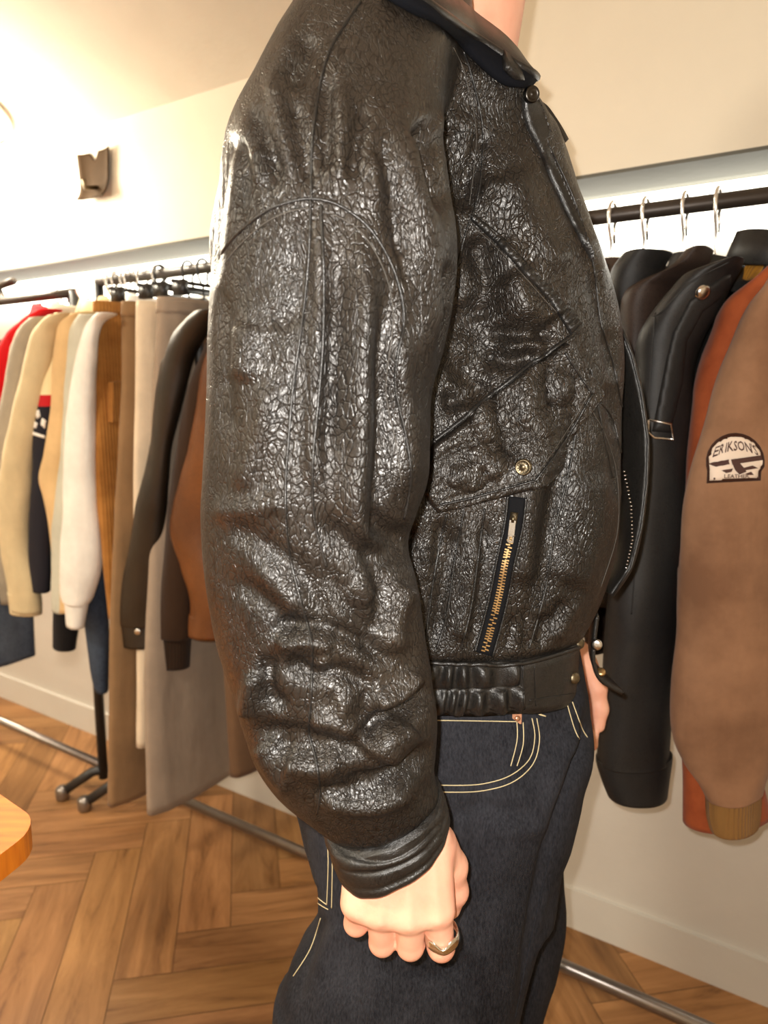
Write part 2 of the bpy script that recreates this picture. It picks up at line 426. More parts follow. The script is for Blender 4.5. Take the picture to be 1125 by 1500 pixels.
# ceiling lamps: the one at the upper left, plus unseen ones added as fill
def ceil_pt(s, out):  # point on the ceiling
    z = ZB + (.35 * out if out <= 2 else .70); return wpt(s, z, Bp) + NN * out
cn = (Vector((0, 0, -1)) - NN * -.35).normalized() if False else Vector((NN.x * .33, NN.y * .33, -.94)).normalized()
def ceiling_lamp(c, nrm, r, label, power, cl=(1, .90, .72), up=0):
    t = empty('ceiling_lamp', c, label, 'ceiling lamp')
    MB().disc(c, nrm, [(r * 1.08, -.004), (r * 1.08, .03), (r, .034), (r, .02)], 40).build('housing', M['steel'], t)
    MB().disc(c, nrm, [(r * .98, .01), (r * .98, .03), (r * .8, .045), (r * .4, .053), (.001, .055)], 40).build('diffuser', emis('lamp_diffuser', cl, 12), t)
    ld = bpy.data.lights.new('lamp_light', 'AREA'); ld.shape = 'DISK'; ld.size = r * 2; ld.energy = power; ld.color = cl
    lo = bpy.data.objects.new('lamp_light', ld); COL.objects.link(lo); lo.location = Vector(c) + nrm * .07
    lo.rotation_euler = nrm.to_track_quat('-Z', 'Y').to_euler()
    if up:
        ld = bpy.data.lights.new('lamp_glow', 'POINT'); ld.energy = up; ld.color = cl; ld.shadow_soft_size = .14
        lo = bpy.data.objects.new('lamp_glow', ld); COL.objects.link(lo); lo.location = Vector(c) + nrm * .22
r_ = ray(-62, 150); 
# ray onto the sloping ceiling
p0 = wpt(0, ZB, Bp); nc = (D.cross(NN * 1.0 + Vector((0, 0, .35)))).normalized()
t_ = (p0 - CAM).dot(nc) / r_.dot(nc); lampc = CAM + r_ * t_
sgn = 1 if nc.z < 0 else -1
ceiling_lamp(lampc, nc * sgn, .13, 'round bright ceiling lamp at the upper left edge above the sweatshirts', 14, up=34)
cflat = ceil_pt(.2, 2.6); ceiling_lamp(cflat, Vector((0, 0, -1)), .2, 'round unseen fill lamp added on the ceiling behind the viewer', 55)  # out of view, added as ambient fill for the room
cflat = ceil_pt(2.6, 2.4); ceiling_lamp(cflat, Vector((0, 0, -1)), .2, 'round unseen fill lamp added over the left part of the shop', 60)  # another added fill lamp out of view, brightens walls and garments

# phone flash
ld = bpy.data.lights.new('flash', 'AREA'); ld.shape = 'DISK'; ld.size = .012; ld.energy = 10.5; ld.color = (1, .95, .88)
lo = bpy.data.objects.new('flash', ld); COL.objects.link(lo); lo.location = (-.022, -.005, CH + .028); lo.rotation_euler = cam.rotation_euler
wd = bpy.data.worlds.new('world'); SC.world = wd; wd.use_nodes = True
wd.node_tree.nodes['Background'].inputs[0].default_value = (1, .93, .82, 1); wd.node_tree.nodes['Background'].inputs[1].default_value = .26

# small wall fitting on the bulkhead
def wf():
    c = on_px = None
    r = ray(145, 258); p0 = Bp; t = (p0 - CAM).dot(NN) / r.dot(NN); c = CAM + r * t
    t0 = empty('wall_bracket', c, 'small square brown bracket with a notched top, on the cream upper wall', 'bracket')
    S = .062; Z = Vector((0, 0, 1)); out = NN
    g = 14; V = []; Fc = []
    for i in range(g + 1):
        for j in range(g + 1):
            u = -1 + 2 * i / g; v = -1 + 2 * j / g
            dep = .006 + .020 * (abs(v) ** 3 if v < 0 else 0) + .012 * abs(u) ** 4
            hh = v
            if v > .2: hh = v - max(0, .55 - abs(u + .12) * 2.2) * (v - .2)
            V.append(c - D * S * u * (1 + .1 * v) + Z * S * hh + out * dep)
    n1 = len(V); V += [v - out * (.004) for v in V]
    for i in range(g):
        for j in range(g):
            a = i * (g + 1) + j; b = a + 1; c2 = a + g + 2; d2 = a + g + 1
            Fc += [[a, b, c2, d2], [n1 + d2, n1 + c2, n1 + b, n1 + a]]
    edge = [i * (g + 1) for i in range(g + 1)] + [g * (g + 1) + j for j in range(1, g + 1)] + [i * (g + 1) + g for i in range(g - 1, -1, -1)] + [j for j in range(g - 1, 0, -1)]
    for a, b in zip(edge, edge[1:] + edge[:1]): Fc.append([a, b, n1 + b, n1 + a])
    mesh_obj('plate', V, Fc, plain('brown_bracket', (.05, .028, .012), .8, spec=.1), t0)
    MB().tube([c + out * .004 - Z * .03, c + out * .045 - Z * .04, c + out * .05 - Z * .02], .006).build('hook', M['bronze'], t0)
wf()

# orange table corner, lower left
def table():
    ztop = .74
    r = ray(60, 1205); t = (ztop - CH) / r.z; A = CAM + r * t
    q = lambda px, py: CAM + ray(px, py) * ((ztop - CH) / ray(px, py).z)
    a = q(0, 1166); b = q(58, 1206); c = q(0, 1250)
    e1 = (a - b).normalized(); e2 = (c - b).normalized()
    # corner at b, sides along e1 and e2
    L1, L2 = .62, .62; pts = []
    rr = .035
    corner = b + (e1 + e2) * -.002
    ang = [corner + e1 * rr * (1 - math.sin(k * math.pi / 12)) + e2 * rr * (1 - math.cos(k * math.pi / 12)) for k in range(7)]
    poly = [corner + e1 * L1 + e2 * .0] + ang + [corner + e2 * L2, corner + e1 * L1 + e2 * L2]
    root = empty('side_table', (corner + (e1 + e2) * .3) * 1.0 - Vector((0, 0, ztop)), 'orange wooden table with a rounded corner, cut off at the left edge', 'table')
    root.location.z = 0; root['_org'] = tuple(root.location)
    n = len(poly); d = Vector((0, 0, .028))
    V = poly + [p - d for p in poly]
    Fc = [list(range(n)), [n + i for i in range(n)][::-1]] + [[i, n + i, n + (i + 1) % n, (i + 1) % n] for i in range(n)]
    m, nt, bb, N, L = newmat('orange_varnished_wood'); g = nz(nt, mapping(nt, (4, 30, 4), rot=(0, 0, .5)), 3, 5)
    L.new(ramp(nt, g.outputs['Fac'], [(.3, (.60, .15, .006)), (.7, (.82, .25, .012))]), bb.inputs['Base Color']); bb.inputs['Roughness'].default_value = .6
    V2, F2 = V, Fc
    o = mesh_obj('table_top', V2, F2, m, root, smooth=False)
    cx = corner + (e1 * L1 + e2 * L2) * .5
    if (poly[2] - poly[0]).cross(poly[-1] - poly[0]).z > 0: pass
    for a_, b_ in ((.1, .1), (.9, .1), (.1, .9), (.9, .9)):
        p = corner + e1 * L1 * a_ + e2 * L2 * b_ + (e1 + e2) * .02; p.z = 0
        MB().tube([p + Vector((0, 0, ztop - .027)), p + Vector((0, 0, 0))], [.02, .013], 12).build('leg', m, root)
table()

# ------------------------------------------------------------------ clothes rails
def rail_pt(s, z): return R0 + D * s + Vector((0, 0, z))
RZ = 1.485
sA1 = 4.3; sAB = station(128, 0, 430); sB0 = station(137, 0, 420); sB1 = -1.3
def rack(s0, s1, z, label, foot_off):
    t = empty('clothes_rack', rail_pt((s0 + s1) / 2, 0), label, 'clothes rack')
    MB().tube([rail_pt(s0, z), rail_pt(s1, z)], .0125, 16).build('top_rail', M['rail'], t)
    MB().tube([rail_pt(s0, .10), rail_pt(s1, .10)], .0125, 16).build('bottom_rail', M['rail_low'], t)
    for s in (s0, s1):
        MB().tube([rail_pt(s, .06), rail_pt(s, z + .004)], .014, 14).build('upright', M['black_plastic'], t)
        base = rail_pt(s, .085); dd = D * (.09 if s == s0 or s > 1 else -.09)
        a = rail_pt(s, .022) + NN * .08 + dd; q = rail_pt(s, .022) - NN * .13
        f = MB().tube([a, base + (a - base) * .25 + Vector((0, 0, .012)), base, q], .014, 12).build('foot', M['black_plastic'], t)
        for e_ in (a, q): MB().disc(e_ - Vector((0, 0, .022)), Vector((0, 0, 1)), [(.017, 0), (.020, .006), (.020, .032), (.014, .040)], 16).build('rubber_cap', M['rail_low'], f)
    return t
rkA = rack(sA1, sAB + .06, RZ - .02, 'dark clothes rail carrying the pale sweatshirts at the far left', 0)
MB().tube([rail_pt(sAB + .06, RZ - .02), rail_pt(sAB + .12, RZ - .03) + NN * .05, rail_pt(sAB + .30, RZ - .03) + NN * .06, rail_pt(sAB + .34, RZ + .01) + NN * .05, rail_pt(sAB + .26, RZ + .02) + NN * .05], .011, 10).build('end_bracket', M['rail'], rkA)
rkB = rack(sB0 - .02, sB1, RZ, 'dark clothes rail carrying trousers and leather jackets, behind the person', 0)

def short(t): return ' '.join(t.split()[:16])
nh = 0
def hook_pts(s, z, yaw=0):
    """hook over the rail, neck down, open end on the wall side"""
    c = rail_pt(s, z); out = []
    for k in range(0, 11):
        g = math.radians(-55 + 235 * k / 10)
        out.append(c - NN * (.0195 * math.cos(g)) + Vector((0, 0, .0195 * math.sin(g) + .001)))
    tail = [out[0] - NN * .002 + Vector((0, 0, -.028))]
    return tail + out + [c + NN * .016 + Vector((0, 0, -.022)), c + NN * .002 + Vector((0, 0, -.043)), c + Vector((0, 0, -.075)), c + Vector((0, 0, -.095))]
def hanger(s, label, kind='coat', mat='hanger_wire', half=.19, z=RZ, r=.0030):
    c = rail_pt(s, z); t = empty('clothes_hanger', c - Vector((0, 0, .1)), label, 'hanger', 'hangers on the clothes rails')
    MB().tube(hook_pts(s, z), r, 8).build('hook', M[mat], t)
    mb = MB(); b = c + Vector((0, 0, -.095))
    if kind == 'coat':
        mb.tube([b - NN * half - Vector((0, 0, .065)), b - NN * half * .5 - Vector((0, 0, .022)), b, b + NN * half * .5 - Vector((0, 0, .022)), b + NN * half - Vector((0, 0, .065))], .006, 8)
        mb.build('shoulder_bar', M['black_plastic'], t)
    else:
        b = c + Vector((0, 0, -.05)); mb.tube([b - NN * half, b + NN * half], .0045, 8); mb.build('bar', M[mat], t)
        for k in (-.85, .85):
            q = b + NN * half * k; MB().box(q - Vector((0, 0, .012)), NN * .008, D * .016, Vector((0, 0, .016))).build('clip', M['black_plastic'], t)
    return t

def sleeve_mesh(rows, a, hd=.045, strokes=(), noi=None, n=56, m=8, e=2.1):
    secs = []
    for r in rows:
        py, l, rr = r[:3]; pyR = r[3] if len(r) > 3 else py
        C = on_par((l + rr) / 2, (py + pyR) / 2, a); Lp = P(l, py, C.y); Rp = P(rr, pyR, C.y)
        U = (Rp - Lp) / 2; vd = Vector((C.x, C.y, 0)).normalized()
        k = min(1, U.length / .03)
        secs.append(((Lp + Rp) / 2, U, vd * hd * (r[4] if len(r) > 4 else 1)))
    V, Fc = loft(secs, n, m, e)
    V = displace(np.array(V), Fc, strokes, noi if noi is not None else [(5, 9, 9, 5, rows[0][1]), (2.5, 30, 30, 14, rows[0][2])], True)
    return V, Fc
def body_mesh(s, half, z_top, z_bot, th, off=0., noff=0):
    C = R0 + D * s; Z = Vector((0, 0, 1)); secs = []
    prof = [(0, .30, .5), (.012, .36, .7), (.03, .55, .9), (.055, .80, 1.), (.085, .96, 1.05), (.13, 1, 1.05)]
    for dz, k, t in prof: secs.append((C + Z * (z_top - dz) + NN * off, NN * half * k, D * th * t))
    for i in range(1, 7):
        z = z_top - .13 + (z_bot - z_top + .13) * i / 6; secs.append((C + Z * z + NN * off, NN * half * (1 - .04 * math.sin(i)), D * th * (1.1 + .12 * math.sin(i * 2.1 + noff))))
    V, Fc = loft(secs, 56, 6, 2.4); V = displace(np.array(V), Fc, [], [(9, 14, 14, 2.0, noff), (3, 40, 40, 6, noff)], False)
    return V, Fc
def jacket_on_rail(name, label, rows, mat, a=.2, s=None, cuff=None, cuff_mat=None, hd=.045, strokes=(), z_bot=.78, th=.024, half=.2, z_top=1.40, collar=True, cat='jacket', group=None, hang=True, body=True, hlabel=None, bodymat=None):
    s = station((rows[2][1] + rows[2][2]) / 2, a, rows[2][0]) if s is None else s
    t = empty(name, rail_pt(s, z_top), label, cat, group)
    if body:
        V, Fc = body_mesh(s, half, z_top, z_bot, th, -.02, s * 7); mesh_obj('body', V, Fc, bodymat or mat, t)
    V, Fc = sleeve_mesh(rows, a, hd, strokes); sl = mesh_obj('sleeve', V, Fc, mat, t)
    if collar:
        C = R0 + D * s; mb = MB(); pts = []
        for k in range(17):
            g = math.radians(-150 + 300 * k / 16); pts.append(C + NN * (.075 * math.sin(g)) - D * (.05 * math.cos(g)) + Vector((0, 0, z_top + .018 - .012 * math.cos(g))))
        V2 = []; 
        for p in pts:
            rad = (p - C); rad.z = 0; rad.normalize()
            V2 += [p - Vector((0, 0, .035)), p + Vector((0, 0, .012)), p + rad * .012 + Vector((0, 0, .010)), p + rad * .03 - Vector((0, 0, .038)), p + rad * .022 - Vector((0, 0, .04)), p + rad * .004]
        n = 6; Fc2 = [[i * n + j, i * n + (j + 1) % n, (i + 1) * n + (j + 1) % n, (i + 1) * n + j] for i in range(16) for j in range(n)] + [[0, 1, 2, 3, 4, 5], [16 * n + j for j in range(6)][::-1]]
        mesh_obj('collar', V2, Fc2, mat if collar is True else collar, t)
    cf = None
    if cuff:
        V3, F3 = sleeve_mesh(cuff, a, hd * .85, (), [(1.2, 30, 30, 10, 3)], 48, 5); cf = mesh_obj('cuff', V3, F3, cuff_mat or mat, t)
    if hang: hanger(s, hlabel or short('hanger holding the ' + label.split(',')[0]), 'coat')
    return t, sl, (V, Fc), cf, s

def trousers(label, sx, rows, mat, th=.022, name='trousers', cat='trousers', z_hook=RZ, clip=True, hl=None, wb=True):
    s = station(sx, .19, 460); C = R0 + D * s; t = empty(name, rail_pt(s, RZ - .07), label, cat)
    def secs_(rows, k=1.0):
        out = []
        for r in rows:
            py, l, rr, pyR = r; A = on_perp(l, py, s); B = on_perp(rr, pyR, s); z = (A.z + B.z) / 2; A.z = B.z = z
            out.append(((A + B) / 2, (B - A) / 2 * (1.01 if k > 1 else 1), D * th * k))
        return out
    V, Fc = loft(secs_(rows), 60, 8, 2.6); V = displace(np.array(V), Fc, [], [(7, 16, 16, 2, sx), (2.5, 45, 45, 8, sx)], False)
    mesh_obj('leg_panel', V, Fc, mat, t)
    if wb:
        r0 = rows[0]; r1 = rows[1]; k = .10; rw = [r0, tuple(r0[i] + (r1[i] - r0[i]) * k * 1.5 for i in range(4))]
        V, Fc = loft(secs_(rw, 1.15), 60, 3, 2.6); mesh_obj('waistband', V, Fc, mat, t)
    if clip: hanger(s, hl or short('clip hanger holding the ' + label.split(',')[0]), 'clip', 'black_plastic', .15, RZ, .003)
    return t, s

GS = 'sweatshirts on the far left rail'
fab = fabric
mred = fab('red_cotton', srgb(215, 20, 28)); mgrey = fab('grey_fleece', srgb(170, 160, 142)); mkhaki = fab('oat_fleece', srgb(214, 196, 158))
mcream = fab('cream_fleece', srgb(238, 222, 170)); mtan = fab('sand_fleece', srgb(225, 192, 142)); msage = fab('sage_fleece', srgb(205, 205, 190))
mwhite = fab('white_fleece', srgb(249, 247, 241)); mnavy = fab('navy_cotton', srgb(18, 18, 38)); mblackf = fab('black_cotton', srgb(24, 22, 24))
def denim(name, a, b):
    m, nt, bb, N, L = newmat(name); v = mapping(nt, (1, 1, .28)); n1 = nz(nt, v, 520, 3, .7); n2 = nz(nt, mapping(nt, (1, 1, .5)), 16, 4, .6)
    f = math_(nt, 'ADD', math_(nt, 'MULTIPLY', n1.outputs['Fac'], .55), math_(nt, 'MULTIPLY', n2.outputs['Fac'], .45))
    L.new(ramp(nt, f, [(.36, a), (.62, b)]), bb.inputs['Base Color']); bb.inputs['Roughness'].default_value = .85; bb.inputs['Specular IOR Level'].default_value = .2
    bb.inputs['Sheen Weight'].default_value = .0
    wv = N.new('ShaderNodeTexWave'); wv.inputs['Scale'].default_value = 420; wv.bands_direction = 'DIAGONAL'; L.new(mapping(nt, (1, 1, 1)), wv.inputs['Vector'])
    nn = bump(nt, wv.outputs['Fac'], .35, .0004); nn = bump(nt, n1.outputs['Fac'], .4, .0006, nn); L.new(nn, bb.inputs['Normal']); return m
mden = denim('blue_denim', srgb(62, 72, 90), srgb(105, 118, 136)); mden2 = denim('indigo_denim', srgb(38, 46, 62), srgb(70, 82, 100))

H = dict(hang=False)
jacket_on_rail('sweatshirt', 'bright red sweatshirt at the left end of the rail', [(455, 50, 92), (480, 15, 70), (520, -10, 45), (600, -35, 20), (760, -60, -5), (880, -60, -10)], mred, a=.16, cat='sweatshirt', th=.018)
jacket_on_rail('sweatshirt', 'grey sweatshirt hanging between the red one and the oat one', [(466, 42, 84), (490, 22, 72), (540, 8, 56), (640, -10, 45), (760, -25, 30), (880, -20, 25)], mgrey, a=.185, cat='sweatshirt', th=.018)
tr, s_ = trousers('faded blue denim shorts hanging below the pale sweatshirts, far left', -30, [(850, -60, 44, 850), (890, -62, 46, 890), (975, -64, 50, 975)], mden, name='denim_shorts', cat='shorts', clip=False, wb=False)
jacket_on_rail('sweatshirt', 'oat coloured sweatshirt with a long bent sleeve and ribbed cuff, third from the left', [(462, 70, 120), (485, 48, 96), (520, 36, 84), (600, 19, 66), (660, 5, 56), (720, -4, 50), (790, -2, 46), (850, 8, 56), (893, 14, 62)], mkhaki, a=.21, cat='sweatshirt', th=.018, cuff=[(868, 10, 60), (880, 12, 62), (898, 14, 62)], strokes=[(-3, 6, [(10, 640), (40, 660)]), (-4, 6, [(0, 720), (40, 740)])])
# colour-block rugby sweatshirt
def block_mat():
    m, nt, b, N, L = newmat('colour_block_cotton'); tc = N.new('ShaderNodeTexCoord'); sx = N.new('ShaderNodeSeparateXYZ'); L.new(tc.outputs['Object'], sx.inputs[0])
    r = N.new('ShaderNodeValToRGB'); r.color_ramp.interpolation = 'CONSTANT'
    s0 = .5; el = r.color_ramp.elements
    zz = lambda px, py: on_par(px, py, .19).z - 1.40
    L.new(math_(nt, 'ADD', sx.outputs[2], 1.0), r.inputs['Fac'])
    z1, z2, z3 = 1 + zz(62, 580), 1 + zz(62, 597), 1 + zz(62, 640)
    el[0].position = 0; el[0].color = col(srgb(16, 15, 30)); el[1].position = z2; el[1].color = col(srgb(190, 20, 30)); e = el.new(z1); e.color = col(srgb(240, 226, 180))
    L.new(r.outputs[0], b.inputs['Base Color']); b.inputs['Roughness'].default_value = .9; return m
mblock = block_mat()
rg, rsl, (rv, rf), _, _ = jacket_on_rail('sweatshirt', 'sweatshirt with cream top, red stripe and navy lower half', [(460, 78, 125), (480, 60, 100), (520, 54, 92), (600, 49, 86), (700, 46, 82), (800, 42, 78), (864, 43, 76)], mblock, a=.19, cat='sweatshirt', th=.018)
bv = bvh_of(rv, rf); mb = MB()
for poly in ([(52, 602), (58, 600), (60, 610), (55, 614)], [(62, 612), (68, 616), (66, 628), (60, 622)], [(48, 632), (66, 638), (66, 642), (48, 637)], [(50, 616), (56, 620), (54, 628), (49, 626)]):
    vv, ff = drape_poly(bv, poly, .001, 3, 0)
    mb.add(vv, ff)
mb.build('white_print', mwhite, rsl)
jacket_on_rail('sweatshirt', 'sand coloured sweatshirt beside the navy colour block one', [(460, 100, 150), (482, 84, 125), (540, 78, 112), (600, 74, 108), (660, 64, 104), (700, 58, 102), (730, 64, 104), (800, 74, 106), (892, 80, 108)], mtan, a=.20, cat='sweatshirt', th=.018, strokes=[(-4, 7, [(60, 690), (100, 705)]), (-3, 6, [(70, 730), (100, 715)])])
jacket_on_rail('sweatshirt', 'black sweatshirt whose dark cuff shows below the white sleeve', [(520, 120, 140), (600, 105, 135), (700, 98, 130), (820, 82, 122), (900, 76, 118), (948, 76, 112)], mblackf, a=.15, cat='sweatshirt', th=.025, collar=False)
jacket_on_rail('sweatshirt', 'pale sage sweatshirt just left of the white one', [(462, 115, 160), (486, 102, 140), (560, 96, 128), (640, 90, 122), (754, 78, 112), (840, 73, 104), (893, 75, 100)], msage, a=.205, cat='sweatshirt', th=.018)
jacket_on_rail('denim_jacket', 'dark denim jacket with its hem showing under the white sweatshirt', [(560, 130, 158), (650, 128, 158), (760, 122, 158), (880, 120, 160), (940, 128, 160), (1008, 138, 158)], mden2, a=.13, cat='jacket', th=.02, collar=False)
jacket_on_rail('sweatshirt', 'white sweatshirt with a full white sleeve and ribbed cuff', [(460, 138, 172), (478, 122, 150), (530, 109, 144), (600, 97, 141), (680, 93, 142), (754, 90, 149), (820, 87, 150), (866, 90, 138), (880, 94, 130)], mwhite, a=.215, cat='sweatshirt', th=.018, cuff=[(868, 92, 136), (880, 94, 131), (916, 97, 124)])

mcord = fab('tan_corduroy', srgb(176, 122, 62), srgb(140, 92, 42), rib=60); mtaupe = fab('taupe_twill', srgb(142, 112, 80)); mcr = fab('cream_twill', srgb(226, 208, 182)); mgre = fab('greige_twill', srgb(160, 143, 126))
molive = fab('brown_wool', srgb(110, 84, 62))
t1, s1 = trousers('tan corduroy trousers with a patch pocket, next to the white sweatshirt', 140, [(452, 139, 232, 440), (560, 141, 235, 560), (700, 143, 240, 690), (800, 152, 240, 790), (900, 162, 240, 890)], mcord)
mb = MB(); A = [on_perp(152, 560, s1), on_perp(180, 556, s1), on_perp(180, 612, s1), on_perp(152, 618, s1)]
q = [p - D * .034 for p in A]; mb.add(q + [p + D * .02 for p in q], [[0, 1, 2, 3], [4, 7, 6, 5], [0, 4, 5, 1], [1, 5, 6, 2], [2, 6, 7, 3], [3, 7, 4, 0]]); mb.build('patch_pocket', mcord, t1, smooth=False)
trousers('taupe trousers reaching almost to the floor', 181, [(452, 181, 262, 440), (600, 177, 260, 590), (745, 168, 258, 735), (900, 163, 256, 890), (1050, 160, 252, 1040), (1178, 161, 245, 1140)], mtaupe)
trousers('cream trousers between the taupe pair and the wide greige pair', 203, [(452, 203, 285, 440), (600, 198, 285, 590), (800, 196, 285, 790), (950, 202, 285, 930), (1096, 202, 280, 1060)], mcr)
trousers('wide greige trousers, broadest and longest of the pairs on clips', 232, [(446, 234, 330, 436), (600, 226, 335, 590), (800, 220, 338, 790), (1000, 214, 342, 985), (1180, 216, 344, 1136)], mgre, th=.026)
trousers('brown wool trousers whose hem shows beside the leather sleeve', 300, [(470, 300, 380, 460), (700, 310, 385, 690), (1000, 332, 388, 990), (1130, 340, 390, 1120)], molive)
mdk = leather('dark_brown_leather', srgb(34, 26, 18), srgb(48, 37, 26), 500, .8, .42, .0006, .4); mtl = leather('tan_leather', srgb(96, 54, 24), srgb(124, 74, 36), 500, .8, .38, .0006, .4)
msu = fab('brown_suede', srgb(52, 35, 23)); mknit = fab('dark_knit', srgb(46, 32, 22), rib=80)
jt, js, (jv, jf), jc, _ = jacket_on_rail('leather_jacket', 'tan brown leather jacket, first one left of the person', [(470, 330, 372), (520, 299, 360), (600, 285, 350), (660, 271, 345), (770, 250, 340), (833, 266, 338), (882, 279, 336), (929, 278, 336)], mtl, a=.195, cuff=[(900, 277, 338), (912, 276, 339), (931, 276, 339)], strokes=[(-5, 8, [(255, 760), (280, 820)]), (4, 10, [(270, 740), (300, 860)])])
jacket_on_rail('suede_jacket', 'brown suede jacket with a dark knitted cuff, between two leather jackets', [(462, 322, 356), (505, 300, 330), (567, 278, 312), (680, 255, 295), (785, 240, 286), (880, 232, 284), (930, 229, 282)], msu, a=.20, cuff=[(922, 228, 282), (940, 226, 280), (974, 226, 278)], cuff_mat=mknit)
jt, js, (jv, jf), jc, _ = jacket_on_rail('leather_jacket', 'dark brown leather jacket with a snapped cuff, hanging over pale trousers', [(456, 285, 330), (478, 262, 318), (517, 243, 290), (567, 230, 275), (660, 218, 254), (738, 200, 246), (800, 190, 242), (882, 175, 236), (912, 172, 233)], mdk, a=.215, cuff=[(908, 171, 234), (920, 172, 234), (944, 176, 234)], strokes=[(-4, 7, [(240, 520), (250, 600)]), (-4, 6, [(180, 850), (225, 840)])])
cb = bvh_of(*sleeve_mesh([(908, 171, 234), (920, 172, 234), (944, 176, 234)], .215, .045 * .85, (), [(1.2, 30, 30, 10, 3)], 48, 5)); p, n = hit(cb, 202, 925)
MB().disc(p, n, [(.0085, 0), (.0085, .002), (.005, .004), (.001, .0045)]).build('snap_button', M['steel'], jc)

# right hand side of the rail
mblk = leather('smooth_black_leather', srgb(32, 31, 31), srgb(46, 44, 42), 600, .8, .52, .0004, .3, spec=.3); mbr = leather('black_brown_leather', srgb(50, 38, 32), srgb(64, 50, 42), 500, .8, .55, .0005, .4, spec=.25)
mrust = fab('rust_suede', srgb(158, 80, 44), srgb(128, 60, 32), scale=25); mbs = fab('worn_brown_suede', srgb(150, 112, 84), srgb(112, 80, 58), scale=9); mrib = fab('brown_rib_knit', srgb(134, 98, 54), rib=90)
mmus = fab('mustard_corduroy', srgb(176, 120, 40), rib=70)
jacket_on_rail('leather_jacket', 'black leather jacket half hidden behind the person, left of the other dark ones', [(372, 915, 985), (400, 895, 970), (450, 890, 960), (560, 895, 960), (700, 880, 950), (880, 870, 930)], mblk, a=.15, z_bot=.8, th=.02, z_top=1.372, s=station(897, 0, 330))
jacket_on_rail('leather_jacket', 'very dark brown leather jacket with turned up collar, behind the black strapped one', [(368, 1000, 1045), (392, 975, 1035), (412, 935, 1010), (440, 910, 985), (520, 905, 975), (700, 895, 960), (900, 890, 950)], mbr, a=.17, z_bot=.8, th=.02, z_top=1.372, s=station(945, 0, 330))
t2, sl2, (bv_, bf_), cf2, s2 = jacket_on_rail('leather_jacket', 'smooth black leather jacket with a shoulder strap, silver snap and buckle', [(384, 1060, 1092), (396, 1022, 1088), (412, 992, 1078), (455, 955, 1056), (495, 935, 1034), (545, 932, 1017), (615, 926, 1013), (720, 912, 1008), (855, 897, 993), (970, 884, 988), (1085, 872, 983), (1112, 874, 983)], mblk, a=.2, hd=.05, z_bot=.75, z_top=1.37, s=station(1050, 0, 330),
    cuff=[(1106, 872, 985), (1116, 873, 985), (1140, 881, 982), (1160, 890, 979, 1166)],
    strokes=[(-4, 10, [(960, 700), (950, 900), (930, 1060)]), (-5, 8, [(925, 960), (920, 1090)]), (4, 12, [(945, 980), (950, 1080)]), (-3, 9, [(990, 700), (960, 790)]), (-2, 2.5, [(975, 455), (957, 470), (950, 560), (945, 640)])])
b2 = bvh_of(bv_, bf_)
vv, ff = drape_poly(b2, [(1070, 402), (1058, 405), (1010, 440), (985, 488), (975, 530), (955, 632), (982, 634), (1000, 560), (1006, 500), (1030, 456), (1072, 425)], .003, 5, 6); st = mesh_obj('strap', vv, ff, mblk, sl2)
p, n = hit(b2, 1027, 427); MB().disc(p + n * .003, n, [(.010, 0), (.010, .0025), (.006, .005), (.001, .0055)]).build('snap_button', M['steel'], sl2)
pts = [hit(b2, x, y, .006)[0] for x, y in [(952, 615), (979, 620), (982, 643), (957, 640), (950, 632), (952, 615)]]
MB().tube(pts, .0016, 8).build('buckle', M['steel'], sl2)
mb = MB(); drape_tube(mb, b2, [(1068, 384), (1010, 415), (965, 460), (940, 458)], .0012, 0); drape_tube(mb, b2, [(960, 458), (952, 560), (940, 700), (925, 900)], .0009, 0); mb.build('seam', mblk, sl2)
jacket_on_rail('suede_jacket', 'rust orange suede jacket between the black leather and the worn brown suede', [(385, 1135, 1175), (412, 1098, 1165), (443, 1060, 1150), (480, 1043, 1130), (545, 1020, 1105), (600, 1012, 1090), (720, 1006, 1085), (850, 995, 1085), (1000, 992, 1085), (1100, 997, 1110), (1196, 1000, 1128)], mrust, a=.175, hd=.05, z_bot=.75, z_top=1.37, collar=mmus, strokes=[(-3, 4, [(1030, 520), (1060, 512)]), (-3, 4, [(1045, 450), (1055, 510)])], s=station(1172, 0, 330))
t4, sl4, (v4, f4), cf4, s4 = jacket_on_rail('suede_jacket', 'worn brown suede jacket with an oval winged patch on the sleeve and ribbed cuff', [(372, 1150, 1215), (395, 1132, 1212), (422, 1116, 1206), (450, 1097, 1198), (514, 1064, 1188), (560, 1048, 1182), (620, 1030, 1176), (728, 1004, 1168), (810, 996, 1164), (925, 989, 1162), (1050, 981, 1152), (1105, 996, 1138), (1135, 1018, 1126), (1155, 1030, 1120)], mbs, a=.215, hd=.058, z_bot=.72, z_top=1.37, s=station(1215, 0, 330),
    cuff=[(1148, 1030, 1119), (1160, 1033, 1117), (1185, 1034, 1116), (1204, 1038, 1114)], cuff_mat=mrib,
    strokes=[(-2.5, 3, [(1004, 950), (1022, 1050), (1040, 1140)]), (-4, 12, [(990, 830), (1030, 850)]), (-4, 9, [(1000, 1050), (1060, 1080), (1110, 1060)]), (4, 12, [(1040, 960), (1090, 980)]), (-2, 3, [(1083, 474), (1125, 482)]), (-3, 9, [(1060, 1090), (1090, 1140)])])
b4 = bvh_of(v4, f4)
